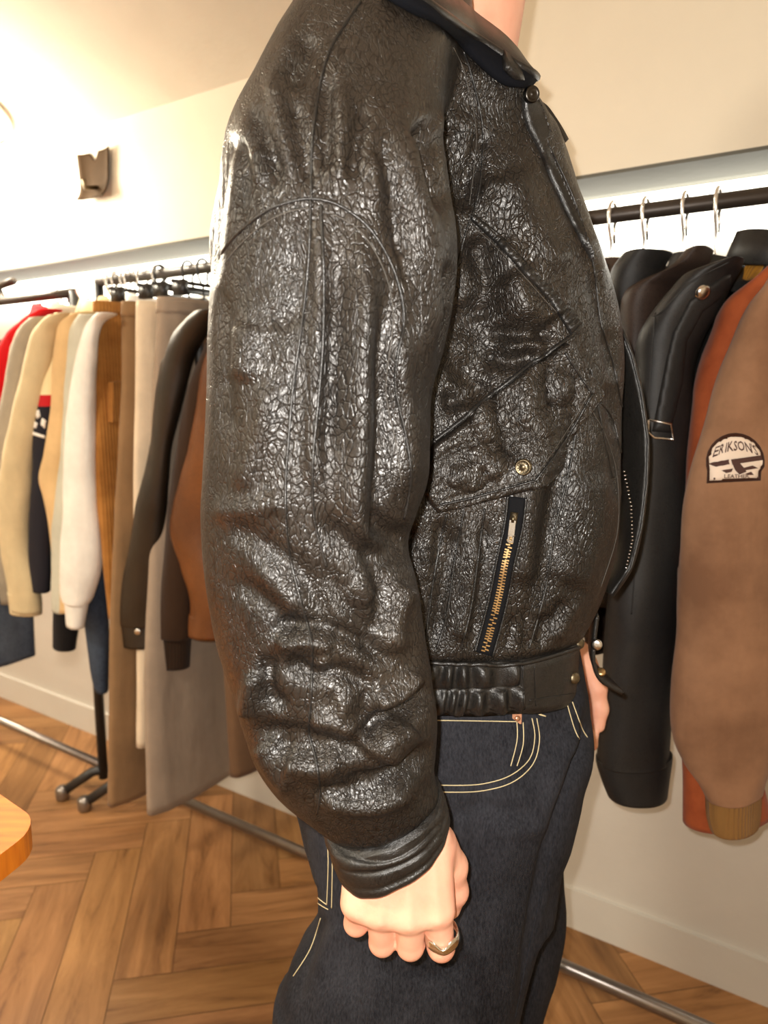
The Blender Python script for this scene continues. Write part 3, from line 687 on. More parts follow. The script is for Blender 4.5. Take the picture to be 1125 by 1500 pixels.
# patch
def arcpoly():
    pts = []
    for k in range(0, 15):
        g = math.radians(187 - 14 * k); pts.append((1077 + 43 * math.cos(g), 677 - 43 * math.sin(g)))
    return [(1035, 708), (1036, 690)] + pts + [(1115, 690), (1114, 704)]
big = arcpoly(); cx, cy = 1076, 674
vv, ff = drape_poly(b4, big, .0022, 4, 3); mpb = fab('patch_border', srgb(58, 32, 20)); patch = mesh_obj('patch', vv, ff, mpb, sl4)
inn = [(cx + (x - cx) * .92, cy + (y - cy) * .91) for x, y in big]
vv, ff = drape_poly(b4, inn, .0045, 4, 1); mpw = fab('patch_ground', srgb(236, 216, 196)); mesh_obj('patch_face', vv, ff, mpw, sl4)
mpd = plain('patch_print', srgb(70, 42, 34), .8)
def text_px(body, width, height, fn):
    cu = bpy.data.curves.new('t', 'FONT'); cu.body = body; cu.size = 1; cu.offset = .018; cu.resolution_u = 2; ob = bpy.data.objects.new('t', cu); COL.objects.link(ob)
    dg = bpy.context.evaluated_depsgraph_get(); dg.update(); me = bpy.data.meshes.new_from_object(ob.evaluated_get(dg))
    V = np.array([v.co[:] for v in me.vertices]); Fc = [list(p.vertices) for p in me.polygons]
    bpy.data.objects.remove(ob); bpy.data.curves.remove(cu); bpy.data.meshes.remove(me)
    V[:, 0] = (V[:, 0] - V[:, 0].min()) / (V[:, 0].max() - V[:, 0].min()); V[:, 1] = (V[:, 1] - V[:, 1].min()) / (V[:, 1].max() - V[:, 1].min())
    out = []
    for u, v, _ in V:
        x, y = fn(u, v); p, n = hit(b4, x, y, .0085); out.append(p)
    return out, Fc
def f1(u, v):
    c = u * 2 - 1; x = 1076 + c * 30.5 * (.80 + .20 * (1 - v)); top = 644 + 9 * c * c; bot = 659 + 10 * c * c
    return x, bot + (top - bot) * v - c * 1.5
vv, ff = text_px("ERIKSON'S", 1, 1, f1); mesh_obj('lettering', vv, ff, mpd, sl4, smooth=False)
vv, ff = text_px("LEATHER", 1, 1, lambda u, v: (1059 + 34 * u, 699 - 5.5 * v)); mesh_obj('lettering', vv, ff, mpd, sl4, smooth=False)
mb = MB()
for poly in ([(1039, 679), (1066, 672), (1066, 679), (1049, 683)], [(1068, 672), (1110, 666), (1112, 673), (1078, 678), (1070, 680)], [(1055, 688), (1071, 685), (1069, 690), (1062, 692)], [(1084, 685), (1098, 681), (1106, 685), (1088, 688)], [(1070, 678), (1080, 676), (1090, 690), (1080, 694), (1074, 688)], [(1045, 699), (1047, 698), (1048, 701), (1045, 702)], [(1104, 697), (1107, 697), (1107, 700), (1104, 700)], [(1088, 693), (1096, 690), (1100, 695), (1092, 695)]):
    P_ = []
    pl = resample(poly + [poly[0]], 3)[:-1]
    for x, y in pl: P_.append(hit(b4, x, y, .0072)[0])
    mb.add(P_, [list(range(len(P_)))])
mb.build('biplane_emblem', mpd, sl4, smooth=False)
jacket_on_rail('leather_jacket', 'black jacket at the right edge, only its upturned collar in view', [(375, 1195, 1240), (400, 1190, 1250), (450, 1185, 1260), (600, 1180, 1260), (900, 1170, 1250)], mblk, a=.19, s=station(1146, 0, 310) , z_bot=.8, z_top=1.392)
# extra bare hooks visible on the rail and towards the far left
for px in (1003,):
    hanger(station(px, 0, 320), 'white metal hanger hook over the dark rail, in the row of hooks at the right', 'coat', r=.0028)

# ------------------------------------------------------------------ implicit surfaces
def surfnet(f, lo, hi, h):
    lo = np.array(lo, float); hi = np.array(hi, float); n = np.ceil((hi - lo) / h).astype(int) + 1
    ax = [lo[i] + h * np.arange(n[i]) for i in range(3)]
    X, Y, Z = np.meshgrid(*ax, indexing='ij'); G = f(X, Y, Z); S = G < 0
    c = [(i, j, k) for i in (0, 1) for j in (0, 1) for k in (0, 1)]
    sl = lambda A, o: A[o[0]:A.shape[0] - 1 + o[0], o[1]:A.shape[1] - 1 + o[1], o[2]:A.shape[2] - 1 + o[2]]
    cnt = sum(sl(S, o).astype(int) for o in c); act = (cnt > 0) & (cnt < 8); idx = -np.ones(act.shape, int); I = np.argwhere(act); idx[act] = np.arange(len(I))
    acc = np.zeros((len(I), 3)); num = np.zeros(len(I))
    for a in c:
        for b in c:
            if sum(abs(a[i] - b[i]) for i in range(3)) != 1 or a > b: continue
            ga = sl(G, a)[act]; gb = sl(G, b)[act]; m = (ga < 0) != (gb < 0); t = np.where(m, ga / (ga - gb + 1e-15), 0)
            pa = np.array(a); pb = np.array(b); acc[m] += pa + (pb - pa) * t[m, None]; num[m] += 1
    V = lo + (I + acc / num[:, None]) * h; Fc = []
    for d in range(3):
        e = [0, 0, 0]; e[d] = 1; u, v = [(1, 2), (2, 0), (0, 1)][d]
        s0 = S[tuple(slice(0, S.shape[i] - e[i]) for i in range(3))]; s1 = S[tuple(slice(e[i], S.shape[i]) for i in range(3))]
        E = np.argwhere(s0 != s1)
        ok = (E[:, u] > 0) & (E[:, v] > 0) & (E[:, u] < idx.shape[u]) & (E[:, v] < idx.shape[v]) & (E[:, d] < idx.shape[d]); E = E[ok]
        du = np.zeros(3, int); du[u] = 1; dv = np.zeros(3, int); dv[v] = 1
        q = [E - du - dv, E - dv, E, E - du]; q = np.stack([idx[x[:, 0], x[:, 1], x[:, 2]] for x in q], 1)
        ins = s0[E[:, 0], E[:, 1], E[:, 2]]; q[~ins] = q[~ins][:, ::-1]; Fc.append(q)
    Fc = np.concatenate(Fc); Fc = Fc[(Fc >= 0).all(1)]; return V, Fc.tolist()
def cone(X, Y, Z, a, b, r1, r2):
    a = np.array(a); b = np.array(b); ba = b - a; L = (ba ** 2).sum() + 1e-12
    t = np.clip(((X - a[0]) * ba[0] + (Y - a[1]) * ba[1] + (Z - a[2]) * ba[2]) / L, 0, 1)
    return np.sqrt((X - a[0] - ba[0] * t) ** 2 + (Y - a[1] - ba[1] * t) ** 2 + (Z - a[2] - ba[2] * t) ** 2) - (r1 + (r2 - r1) * t)
def ell(X, Y, Z, c, r):
    k = np.sqrt(((X - c[0]) / r[0]) ** 2 + ((Y - c[1]) / r[1]) ** 2 + ((Z - c[2]) / r[2]) ** 2); return (k - 1) * min(r)
def smin(a, b, k):
    h = np.clip(.5 + .5 * (b - a) / k, 0, 1); return b + (a - b) * h - k * h * (1 - h)
def T(px, py, Y): return tuple(P(px, py, Y))
HM = dict(  # near hand: joints (px, py, Y)
    fingers=[  # MCP, PIP, DIP, TIP, radii
        [(524, 1322, .556), (522, 1352, .566), (527, 1338, .592), (531, 1312, .596), (.0108, .0100, .0088, .0078)],
        [(558, 1334, .549), (560, 1380, .560), (565, 1366, .592), (568, 1334, .596), (.0118, .0107, .0094, .0083)],
        [(599, 1340, .546), (601, 1385, .557), (606, 1372, .592), (607, 1338, .597), (.0122, .0110, .0096, .0085)],
        [(641, 1332, .550), (646, 1387, .558), (646, 1376, .592), (645, 1342, .600), (.0120, .0110, .0096, .0085)]])
def hand_field(tr=lambda p: p, wrist=(585, 1215, .570)):
    def f(X, Y, Z):
        w = np.array(tr(T(*wrist))); g = None
        W = [(540, 1235, .566), (566, 1232, .560), (596, 1230, .558), (628, 1228, .564)]
        for k, fg in enumerate(HM['fingers']):
            d = cone(X, Y, Z, tr(T(*W[k])), tr(T(*fg[0])), .0185, .0142); g = d if g is None else smin(g, d, .014)
        g = smin(g, cone(X, Y, Z, tr(T(582, 1170, .572)), tr(T(590, 1250, .570)), .025, .026), .012)
        g = smin(g, cone(X, Y, Z, tr(T(545, 1310, .567)), tr(T(625, 1312, .567)), .013, .014), .01)
        th = [(636, 1240, .574), (660, 1268, .584), (665, 1305, .590), (660, 1330, .596)]
        for i, (r1, r2) in enumerate([(.020, .0135), (.0130, .0112), (.0112, .0088)]):
            g = smin(g, cone(X, Y, Z, tr(T(*th[i])), tr(T(*th[i + 1])), r1, r2), .007)
        for k, fg in enumerate(HM['fingers']):
            r = fg[4]; h = cone(X, Y, Z, tr(T(*fg[0])), tr(T(*fg[1])), r[0], r[1])
            h = smin(h, cone(X, Y, Z, tr(T(*fg[1])), tr(T(*fg[2])), r[1], r[2]), .003); h = smin(h, cone(X, Y, Z, tr(T(*fg[2])), tr(T(*fg[3])), r[2], r[3]), .003)
            kp = list(T(fg[0][0], fg[0][1] + 2, fg[0][2] - .004)); h = smin(h, ell(X, Y, Z, tr(kp), (.0085, .0075, .009)), .005)
            g = smin(g, h, .0028)
        # tendons across the back of the hand
        for k, fg in enumerate(HM['fingers']):
            a = list(T(*W[k])); a[1] -= .017; b = list(T(*fg[0])); b[1] -= .0118
            g = smin(g, cone(X, Y, Z, tr(a), tr(b), .0016, .0022), .006)
        return g
    return f
MID = .81
shX, shZ = .03, 1.43
farT = lambda p: np.array([p[0] + .222, 2 * .765 - p[1] , p[2] + .012])
wn = T(585, 1190, .572); wf_ = tuple(farT(wn))
def body_f(X, Y, Z):
    g = ell(X, Y, Z, (.045, MID, 1.25), (.10, .105, .22))
    g = smin(g, ell(X, Y, Z, (.05, MID, 1.0), (.09, .085, .15)), .06)
    g = smin(g, cone(X, Y, Z, (.045, MID - .07, 1.425), (.045, MID + .07, 1.425), .04, .04), .06)
    g = smin(g, cone(X, Y, Z, (.060, MID, 1.45), (.092, MID, 1.64), .058, .055), .03)
    for s in (-1, 1):
        g = smin(g, cone(X, Y, Z, (.04, MID + s * .055, .92), (.03, MID + s * .08, .50), .052, .046), .04)
        g = smin(g, cone(X, Y, Z, (.03, MID + s * .08, .50), (.01, MID + s * .095, .10), .050, .036), .02)
        g = smin(g, cone(X, Y, Z, (.0, MID + s * .095, .05), (.17, MID + s * .105, .03), .036, .026), .03)
    g = smin(g, cone(X, Y, Z, (.01, MID - .10, shZ - .05), T(440, 800, .59), .034, .034), .012)
    g = smin(g, cone(X, Y, Z, T(440, 800, .59), T(582, 1180, .572), .034, .026), .015)
    el = (.12, 1.0, 1.12)
    g = smin(g, cone(X, Y, Z, (shX, MID + .15, shZ - .02), el, .046, .040), .015)
    g = smin(g, cone(X, Y, Z, el, wf_, .042, .026), .015)
    # head, face towards +X
    hx, hz = .115, 1.745
    h = smin(ell(X, Y, Z, (hx - .015, MID, hz + .02), (.098, .076, .10)), ell(X, Y, Z, (hx + .02, MID, hz - .05), (.070, .056, .072)), .03)
    h = smin(h, ell(X, Y, Z, (hx + .065, MID, hz - .100), (.018, .022, .016)), .02)
    h = smin(h, cone(X, Y, Z, (hx + .083, MID, hz + .01), (hx + .104, MID, hz - .032), .007, .012), .012)
    h = smin(h, ell(X, Y, Z, (hx + .078, MID, hz + .022), (.012, .045, .010)), .012)
    h = smin(h, ell(X, Y, Z, (hx + .084, MID, hz - .062), (.010, .024, .006)), .006)
    h = smin(h, ell(X, Y, Z, (hx + .082, MID, hz - .074), (.010, .020, .007)), .006)
    for s in (-1, 1):
        h = smin(h, ell(X, Y, Z, (hx - .01, MID + s * .078, hz - .01), (.018, .008, .032)), .006)
        h = np.maximum(h, -ell(X, Y, Z, (hx + .091, MID + s * .031, hz + .004), (.010, .014, .009)))
        h = np.minimum(h, ell(X, Y, Z, (hx + .074, MID + s * .031, hz + .004), (.013, .012, .012)))
    return smin(g, h, .02)
skin, nt, b, N, L = newmat('skin')
v = mapping(nt, (1, 1, 1)); n1 = nz(nt, v, 32, 4)
L.new(ramp(nt, n1.outputs['Fac'], [(.3, srgb(228, 160, 134)), (.7, srgb(240, 186, 158))]), b.inputs['Base Color'])
b.inputs['Roughness'].default_value = .48; b.inputs['Subsurface Weight'].default_value = .12; b.inputs['Subsurface Radius'].default_value = (.012, .004, .002); b.inputs['Subsurface Scale'].default_value = .5
cr = nz(nt, mapping(nt, (1, 1, 1)), 420, 3); L.new(bump(nt, cr.outputs['Fac'], .22, .0006), b.inputs['Normal'])
V1, F1 = surfnet(body_f, (-.25, .45, -.02), (.48, 1.15, 1.90), .0085)
fh = hand_field(); V2, F2 = surfnet(fh, (-.06, .50, .70), (.10, .635, .97), .0016)
def ffar(X, Y, Z): # mirrored hand
    return hand_field(farT)(X, Y, Z)
V3, F3 = surfnet(ffar, (.155, .89, .70), (.335, 1.035, .985), .0022)
Vb = np.concatenate([V1, V2, V3]); Fb = F1 + [[i + len(V1) for i in f] for f in F2] + [[i + len(V1) + len(V2) for i in f] for f in F3]
person = mesh_obj('person', Vb, Fb, skin, None, (.045, MID, 0)); tag(person, 'person standing in profile in a black grained leather jacket and dark jeans, fist hanging down', 'person')
hb = bvh_of(V2, F2)
# hair (above the frame)
def hair_f(X, Y, Z):
    g = ell(X, Y, Z, (.092, MID, 1.785), (.112, .090, .108)); g = smin(g, ell(X, Y, Z, (.045, MID, 1.73), (.062, .074, .080)), .03)
    return np.maximum(g, -ell(X, Y, Z, (.215, MID, 1.715), (.085, .12, .085)))
V, Fc = surfnet(hair_f, (-.05, .68, 1.6), (.24, .94, 1.92), .005); mesh_obj('hair', V, Fc, fabric('dark_brown_hair', (.03, .018, .010), bmp=.9, wscale=200), person)
# shoes
for s in (-1, 1):
    c = MID + s * .10
    V, Fc = loft([(Vector((-.065, c, .03)), Vector((.0, .018, 0)), Vector((0, 0, .02))), (Vector((-.045, c, .045)), Vector((0, .040, 0)), Vector((0, 0, .045))), (Vector((.03, c, .045)), Vector((0, .044, 0)), Vector((0, 0, .045))),
                  (Vector((.12, c, .036)), Vector((0, .050, 0)), Vector((0, 0, .036))), (Vector((.19, c, .030)), Vector((0, .042, 0)), Vector((0, 0, .030))), (Vector((.222, c, .022)), Vector((0, .016, 0)), Vector((0, 0, .016)))], 32, 5, 2.6)
    mesh_obj('shoe', V, Fc, M['leather_smooth'], person)

# ------------------------------------------------------------------ jacket
def sec(l, pyl, r, pyr, Yc, hd, up=0.0):
    a = P(l, pyl, Yc); b_ = P(r, pyr, Yc); return ((a + b_) / 2, (b_ - a) / 2, Vector((0, -hd, up)))
slv = [sec(600, -25, 672, 22, .80, .02, .05), sec(545, -28, 680, 35, .765, .03, .06), sec(490, 5, 690, 60, .715, .05, .065), sec(440, 55, 668, 100, .665, .068, .045), sec(395, 115, 655, 140, .635, .085, .02), sec(348, 180, 650, 185, .615, .088),
       sec(330, 235, 655, 235, .60, .088), sec(322, 300, 662, 300, .592, .088), sec(316, 370, 667, 370, .588, .085), sec(313, 440, 662, 440, .585, .083), sec(308, 510, 649, 510, .58, .08),
       sec(304, 580, 631, 580, .578, .078), sec(301, 640, 628, 640, .576, .076), sec(299, 700, 624, 700, .575, .075), sec(298, 750, 608, 750, .575, .073), sec(300, 795, 598, 795, .575, .072),
       sec(305, 845, 607, 845, .575, .072), sec(313, 900, 617, 900, .575, .072), sec(324, 955, 626, 955, .574, .072), sec(340, 1005, 633, 1005, .573, .07), sec(354, 1055, 638, 1055, .572, .07),
       sec(374, 1105, 637, 1100, .571, .064), sec(412, 1155, 634, 1130, .571, .055), sec(450, 1192, 638, 1150, .570, .047), sec(482, 1216, 643, 1168, .57, .042)]
Vs1, Fs1 = loft(slv, 120, 6, 2.15)
def trow(py, l, r, Yc=.815, hn=.14, Yx=.76, k=1.0):
    a = P(l, py, Yx); b_ = P(r, py, Yx); c = (a + b_) / 2; c.y = Yc; return (c, (b_ - a) / 2, Vector((0, -hn, 0)))
def trow2(l, pl, r, pr, Yc, hn, Yx=.755):
    a = P(l, pl, Yx); b_ = P(r, pr, Yx); cc = (a + b_) / 2; cc.y = Yc; return (cc, (b_ - a) / 2, Vector((0, -hn, 0)))
tor = [trow2(605, -42, 672, 12, .81, .045), trow2(575, -15, 722, 62, .81, .075), trow2(530, 25, 758, 108, .81, .105), trow2(470, 75, 785, 142, .81, .130), trow2(400, 135, 806, 172, .81, .145), trow(205, 345, 832), trow(255, 318, 848), trow(310, 304, 868), trow(370, 298, 892),
       trow(440, 306, 911), trow(520, 330, 922), trow(600, 340, 921), trow(680, 350, 919), trow(750, 355, 917), trow(810, 360, 910), trow(855, 365, 898), trow(895, 375, 882), trow(922, 392, 866), trow(936, 400, 856, .81, .125)]
Vs2, Fs2 = loft(tor, 120, 6, 2.7)
# far sleeve
fe = Vector((.12, 1.0, 1.12)); fw = Vector(wf_)
fs = [((Vector((.03, .90, 1.43))), Vector((.11, 0, 0)), Vector((0, 0, .07))), (Vector((.03, .97, 1.38)), Vector((.11, 0, .02)), Vector((0, .04, .05))), (Vector((.06, 1.01, 1.25)), Vector((.095, 0, .02)), Vector((0, .07, .0))), (fe, Vector((.075, 0, .02)), Vector((0, .055, 0))), (fe.lerp(fw, .5), Vector((.05, 0, .03)), Vector((0, .05, 0))), (fe.lerp(fw, .86) , Vector((.036, 0, .02)), Vector((0, .035, 0)))]
Vs3, Fs3 = loft(fs, 48, 6, 2.1)
VJ = np.concatenate([Vs1, Vs2, Vs3]); FJ = Fs1 + [[i + len(Vs1) for i in f] for f in Fs2] + [[i + len(Vs1) + len(Vs2) for i in f] for f in Fs3]
V, Fc = evaluated(VJ, FJ, [('REMESH', dict(mode='VOXEL', voxel_size=.0029)), ('SMOOTH', dict(factor=.5, iterations=7))])
STR = [
 # upper sleeve
 (-13, 11, [(612, 178), (628, 205), (636, 250), (648, 310)]), (6, 16, [(585, 185), (600, 250), (625, 330), (640, 430), (628, 520)]),
 (-5, 9, [(478, 110), (476, 180), (478, 250)]), (4, 9, [(500, 120), (500, 200), (495, 270)]), (-4.5, 8, [(535, 150), (522, 210), (515, 262)]), (-4, 8, [(430, 150), (440, 205), (450, 270)]), (3.5, 9, [(405, 130), (418, 200), (425, 260)]),
 (-4, 8, [(372, 160), (392, 210), (420, 260)]), (-4, 9, [(560, 205), (570, 300), (592, 380)]), (4, 10, [(548, 230), (555, 300)]), (-3.5, 7, [(350, 200), (362, 260), (350, 320)]), (-3, 7, [(395, 225), (402, 275)]), (3, 10, [(380, 215), (388, 275)]),
 (-6, 10, [(335, 190), (318, 240), (308, 330), (306, 420)]), (-3.5, 5, [(575, 240), (585, 330), (597, 420)]),
 # shoulder top
 (-4, 10, [(455, 50), (440, 90), (428, 130)]), (3, 10, [(435, 60), (418, 100), (400, 150)]), (4, 18, [(640, 170), (672, 190), (690, 240)]), (-6, 13, [(655, 190), (672, 230), (668, 300)]),
 # mid sleeve ridges
 (9, 15, [(528, 350), (535, 450), (530, 560), (527, 660), (520, 760), (545, 850)]), (-7, 12, [(560, 430), (556, 520), (560, 600), (556, 700), (548, 770)]), (5, 12, [(585, 480), (588, 560), (598, 640), (590, 720)]),
 (-5, 13, [(495, 380), (490, 480), (480, 580), (478, 680)]), (4, 12, [(395, 560), (380, 640), (350, 720)]), (-3.5, 16, [(400, 480), (440, 440), (430, 360)]), (5, 18, [(360, 470), (352, 560)]), (-3, 9, [(325, 420), (328, 540), (330, 640)]),
 (5, 8, [(466, 320), (469, 420), (467, 520), (462, 640), (462, 720)]),
 # elbow
 (-9, 11, [(612, 790), (575, 782), (540, 760)]), (-6, 12, [(600, 800), (560, 815), (520, 800), (470, 760)]), (7, 14, [(598, 860), (575, 900), (580, 960)]), (-6, 10, [(530, 790), (560, 880), (550, 930)]), (5, 14, [(545, 880), (520, 850)]),
 (-4, 12, [(330, 770), (390, 800), (450, 850), (480, 920)]), (4, 12, [(310, 750), (370, 745), (420, 730)]), (-4, 11, [(340, 850), (400, 890), (440, 930)]), (3, 12, [(380, 830), (440, 900)]), (-3, 9, [(470, 830), (520, 900), (560, 950)]),
 # forearm crumples
 (-11, 9, [(630, 1000), (602, 1035), (560, 1055), (535, 1085)]), (8, 11, [(612, 985), (585, 1020), (550, 1035)]), (9, 16, [(600, 1060), (575, 1090), (560, 1115)]), (-8, 9, [(636, 1090), (600, 1120), (560, 1140), (500, 1150)]), (6, 10, [(570, 1060), (535, 1105)]),
 (7, 13, [(405, 945), (450, 935), (490, 945)]), (-6, 9, [(395, 925), (450, 918), (520, 935), (580, 975)]), (-7, 10, [(420, 965), (455, 985), (500, 985), (550, 1010)]), (7, 10, [(378, 985), (370, 1020), (366, 1050)]), (-6, 9, [(396, 960), (390, 1010), (420, 1040)]),
 (6, 11, [(455, 1055), (490, 1060), (520, 1075)]), (-6, 10, [(370, 1070), (430, 1075), (480, 1090), (540, 1100)]), (7, 14, [(420, 1115), (450, 1120), (500, 1125)]), (-6, 9, [(400, 1090), (440, 1100), (480, 1110)]), (6, 10, [(470, 960), (478, 985)]),
 (-6, 8, [(455, 1160), (520, 1165), (580, 1145), (630, 1112)]), (5, 8, [(470, 1175), (540, 1182), (600, 1160)]), (5, 10, [(380, 1090), (400, 1125), (430, 1155)]), (-4, 8, [(540, 1010), (530, 1060)]), (4, 8, [(505, 1020), (500, 1050)]),
 # torso
 (-14, 26, [(672, 440), (705, 490), (700, 530), (660, 560)]), (9, 26, [(745, 400), (775, 450), (800, 480)]), (-10, 10, [(725, 480), (760, 490), (815, 487)]), (-8, 9, [(715, 515), (750, 530), (790, 515)]), (6, 9, [(740, 505), (800, 500)]),
 (-10, 18, [(690, 345), (715, 400), (718, 470)]), (7, 14, [(735, 350), (745, 420), (770, 470)]), (-6, 12, [(655, 380), (665, 460), (655, 520)]), (4, 9, [(725, 260), (700, 300)]),
 (-7, 10, [(705, 190), (690, 250), (680, 310)]), (8, 20, [(740, 250), (775, 330), (820, 400)]), (-5, 14, [(700, 350), (735, 420)]), (-4, 9, [(800, 220), (840, 310), (870, 400)]), (5, 10, [(850, 330), (880, 420), (895, 500)]), (-6, 9, [(868, 400), (890, 480), (905, 560)]),
 (5, 10, [(665, 600), (700, 605), (715, 640)]), (-7, 9, [(730, 575), (725, 620), (745, 665), (762, 668)]), (4.5, 10, [(775, 560), (770, 610), (790, 640)]), (-7, 7, [(808, 515), (800, 560), (812, 600)]), (-6, 7, [(835, 545), (832, 600)]), (4, 10, [(662, 690), (700, 700)]), (6, 8, [(820, 550), (818, 590)]),
 (-8, 10, [(645, 590), (690, 585), (715, 560)]), (5, 8, [(690, 660), (730, 690)]),
 (-7, 13, [(838, 600), (822, 680), (800, 780), (785, 900)]), (8, 18, [(780, 640), (775, 760), (768, 860)]), (7, 22, [(862, 690), (860, 780), (830, 860)]), (-5, 8, [(800, 900), (790, 950)]), (-6, 9, [(895, 560), (905, 640), (902, 740)]), (5, 8, [(905, 620), (910, 740)]),
 (-5, 9, [(668, 770), (650, 860), (640, 940)]), (5, 9, [(700, 790), (690, 880), (672, 940)]), (-4, 6, [(712, 760), (702, 850), (688, 940)]), (5, 9, [(625, 800), (632, 850)]), (-5, 7, [(648, 760), (632, 850)]), (-4, 7, [(830, 880), (800, 930)]), (4, 7, [(845, 880), (815, 940)]), (-3, 5, [(752, 900), (742, 955)]), (-3, 5, [(772, 890), (770, 955)]),
]
Vj = displace(V, Fc, STR, [(3.0, 20, 20, 9, 2.), (.9, 60, 60, 22, 5.)])
jk = mesh_obj('jacket', Vj, Fc, M['leather'], person)
jb = bvh_of(Vj, Fc)
fc_ = np.array([Vj[f].mean(0)[1] for f in Fc]); jt_ = bvh_of(Vj, [f for f, y in zip(Fc, fc_) if y > .655])
def part(name, mb, mat, par=None, smooth=True): return mb.build(name, mat, par or jk, smooth=smooth)
LS = M['leather_smooth']
# piped seams
SE = [[(324, 372), (345, 345), (385, 312), (420, 297), (456, 291), (495, 300), (535, 328), (565, 370), (585, 420), (592, 470), (583, 520), (580, 570), (595, 640), (602, 700), (592, 760)],
      [(528, 2), (490, 60), (472, 110), (458, 200), (456, 291)],
      [(455, 293), (452, 380), (443, 470), (430, 560), (423, 640), (418, 720), (422, 800), (440, 880), (456, 940), (456, 1010), (452, 1070), (462, 1110), (468, 1160), (464, 1192)],
      [(470, 300), (474, 400), (473, 500), (465, 600), (458, 680), (460, 760), (478, 830)],
      [(672, 60), (688, 100), (705, 170), (708, 220), (700, 290), (680, 350), (668, 400)],
      [(690, 316), (730, 345), (773, 390), (815, 435), (850, 474), (836, 492)],
      [(880, 590), (900, 620), (914, 700), (914, 780), (890, 866)],
      [(866, 540), (885, 640), (898, 700)], 
      [(802, 208), (840, 290), (868, 380), (880, 470), (900, 540), (915, 620)], [(848, 600), (836, 680), (812, 780), (800, 860), (775, 950)],
      [(655, 752), (640, 820), (628, 900), (622, 955)], [(680, 748), (665, 830), (655, 900), (640, 950)], [(710, 745), (700, 820), (690, 890), (676, 950)]]
for k, s in enumerate(SE):
    mb = MB(); drape_tube(mb, jb, s, .0011 if k != 5 else .0018, .0001, step=3); 
    part('piped_seam', mb, LS)
mb = MB()
for s in ([(330, 385), (352, 358), (388, 327), (421, 311), (450, 305)], [(475, 308), (520, 332), (550, 370), (570, 420), (576, 470), (569, 530), (566, 580), (580, 650), (588, 710)], [(664, 70), (680, 105), (695, 170), (697, 220), (688, 300)], [(690, 330), (725, 360), (765, 402), (805, 447), (838, 478)], [(866, 600), (888, 640), (904, 700), (904, 780), (880, 860)]):
    mb = MB(); drape_tube(mb, jb, s, .0004, .0002, step=3, n=5); part('stitching', mb, M['thread_dark'])
# welt of the upper pocket and flap pocket
def ex(x, y): return strokes_at(x, y, [(1.2, 4, [(700, 640), (730, 625), (740, 590)]), (-1.6, 4, [(730, 580), (726, 620), (735, 650), (752, 672)]), (1.3, 4, [(765, 545), (770, 580), (772, 620)]), (-1.6, 3.5, [(785, 535), (790, 570), (795, 610)]), (1.4, 4, [(806, 530), (812, 590)]), (-1.5, 3.5, [(822, 530), (828, 580)]), (1.2, 5, [(650, 695), (690, 705), (720, 690)]), (1.2, 4, [(740, 650), (770, 655), (800, 640)]), (-1.3, 4, [(640, 670), (690, 645)]), (-1.2, 3, [(690, 672), (740, 660)]), (-1.2, 3, [(755, 620), (790, 640)])]) + .0007 * np.sin(x * .35 + y * .12 + 2 * np.sin(y * .05)) * np.sin(y * .31 - x * .1 + 2 * np.sin(x * .06))
flap_px = [(632, 652), (680, 617), (722, 580), (775, 540), (827, 502), (850, 535), (878, 577), (850, 625), (820, 675), (790, 715), (740, 728), (690, 741), (641, 752), (629, 738), (620, 722), (626, 690)]
vv, ff = drape_poly(jt_, flap_px, .0105, 3.5, 6, ex); fl_ = mesh_obj('pocket_flap', vv, ff, M['leather'], jk); fbv = bvh_of(vv, ff)
mb = MB()
loopi = [(868, 577), (845, 618), (812, 668), (785, 704), (738, 717), (690, 730), (645, 740)]
drape_tube(mb, fbv, loopi, .0013, .0003, curve=False, step=3); drape_tube(mb, fbv, [(828, 516), (846, 545), (868, 577)], .0013, .0003, curve=False, step=3)
part('edge_ridge', mb, LS, fl_)
mb = MB(); lo_ = [(x - 3, y - 5) for x, y in loopi]; drape_tube(mb, fbv, lo_, .0004, .0003, curve=False, step=3, n=5); part('stitching', mb, M['thread_dark'], fl_)
mb = MB(); p, n = hit(fbv, 767, 684); 
mb.disc(p, n, [(.0076, 0), (.0076, .0018), (.0066, .0034), (.0060, .0036), (.0056, .0030), (.0024, .0030), (.0020, .0036), (.0001, .0038)], 28)
for k in range(12):
    g = k * math.pi / 6; a = n.orthogonal().normalized(); q = p + n * .0032 + (a * math.cos(g) + n.cross(a) * math.sin(g)) * .0042; mb.tube([q, q + n * .0008], .0006, 6)
part('snap_button', mb, M['bronze'], fl_)
mb = MB(); drape_tube(mb, jt_, [(636, 645), (680, 612), (722, 576), (780, 532), (836, 492), (850, 474)], .0022, .0012, curve=False, step=3, flat=.6); part('pocket_welt', mb, LS)
vv, ff = drape_poly(jb, [(836, 492), (850, 476), (848, 466), (812, 428), (770, 384), (732, 344), (693, 312), (688, 322), (726, 356), (764, 398), (805, 441)], .003, 3, 5, lambda x, y: .0010 * np.sin((x + y) * .45)); mesh_obj('pocket_trim', vv, ff, LS, jk)

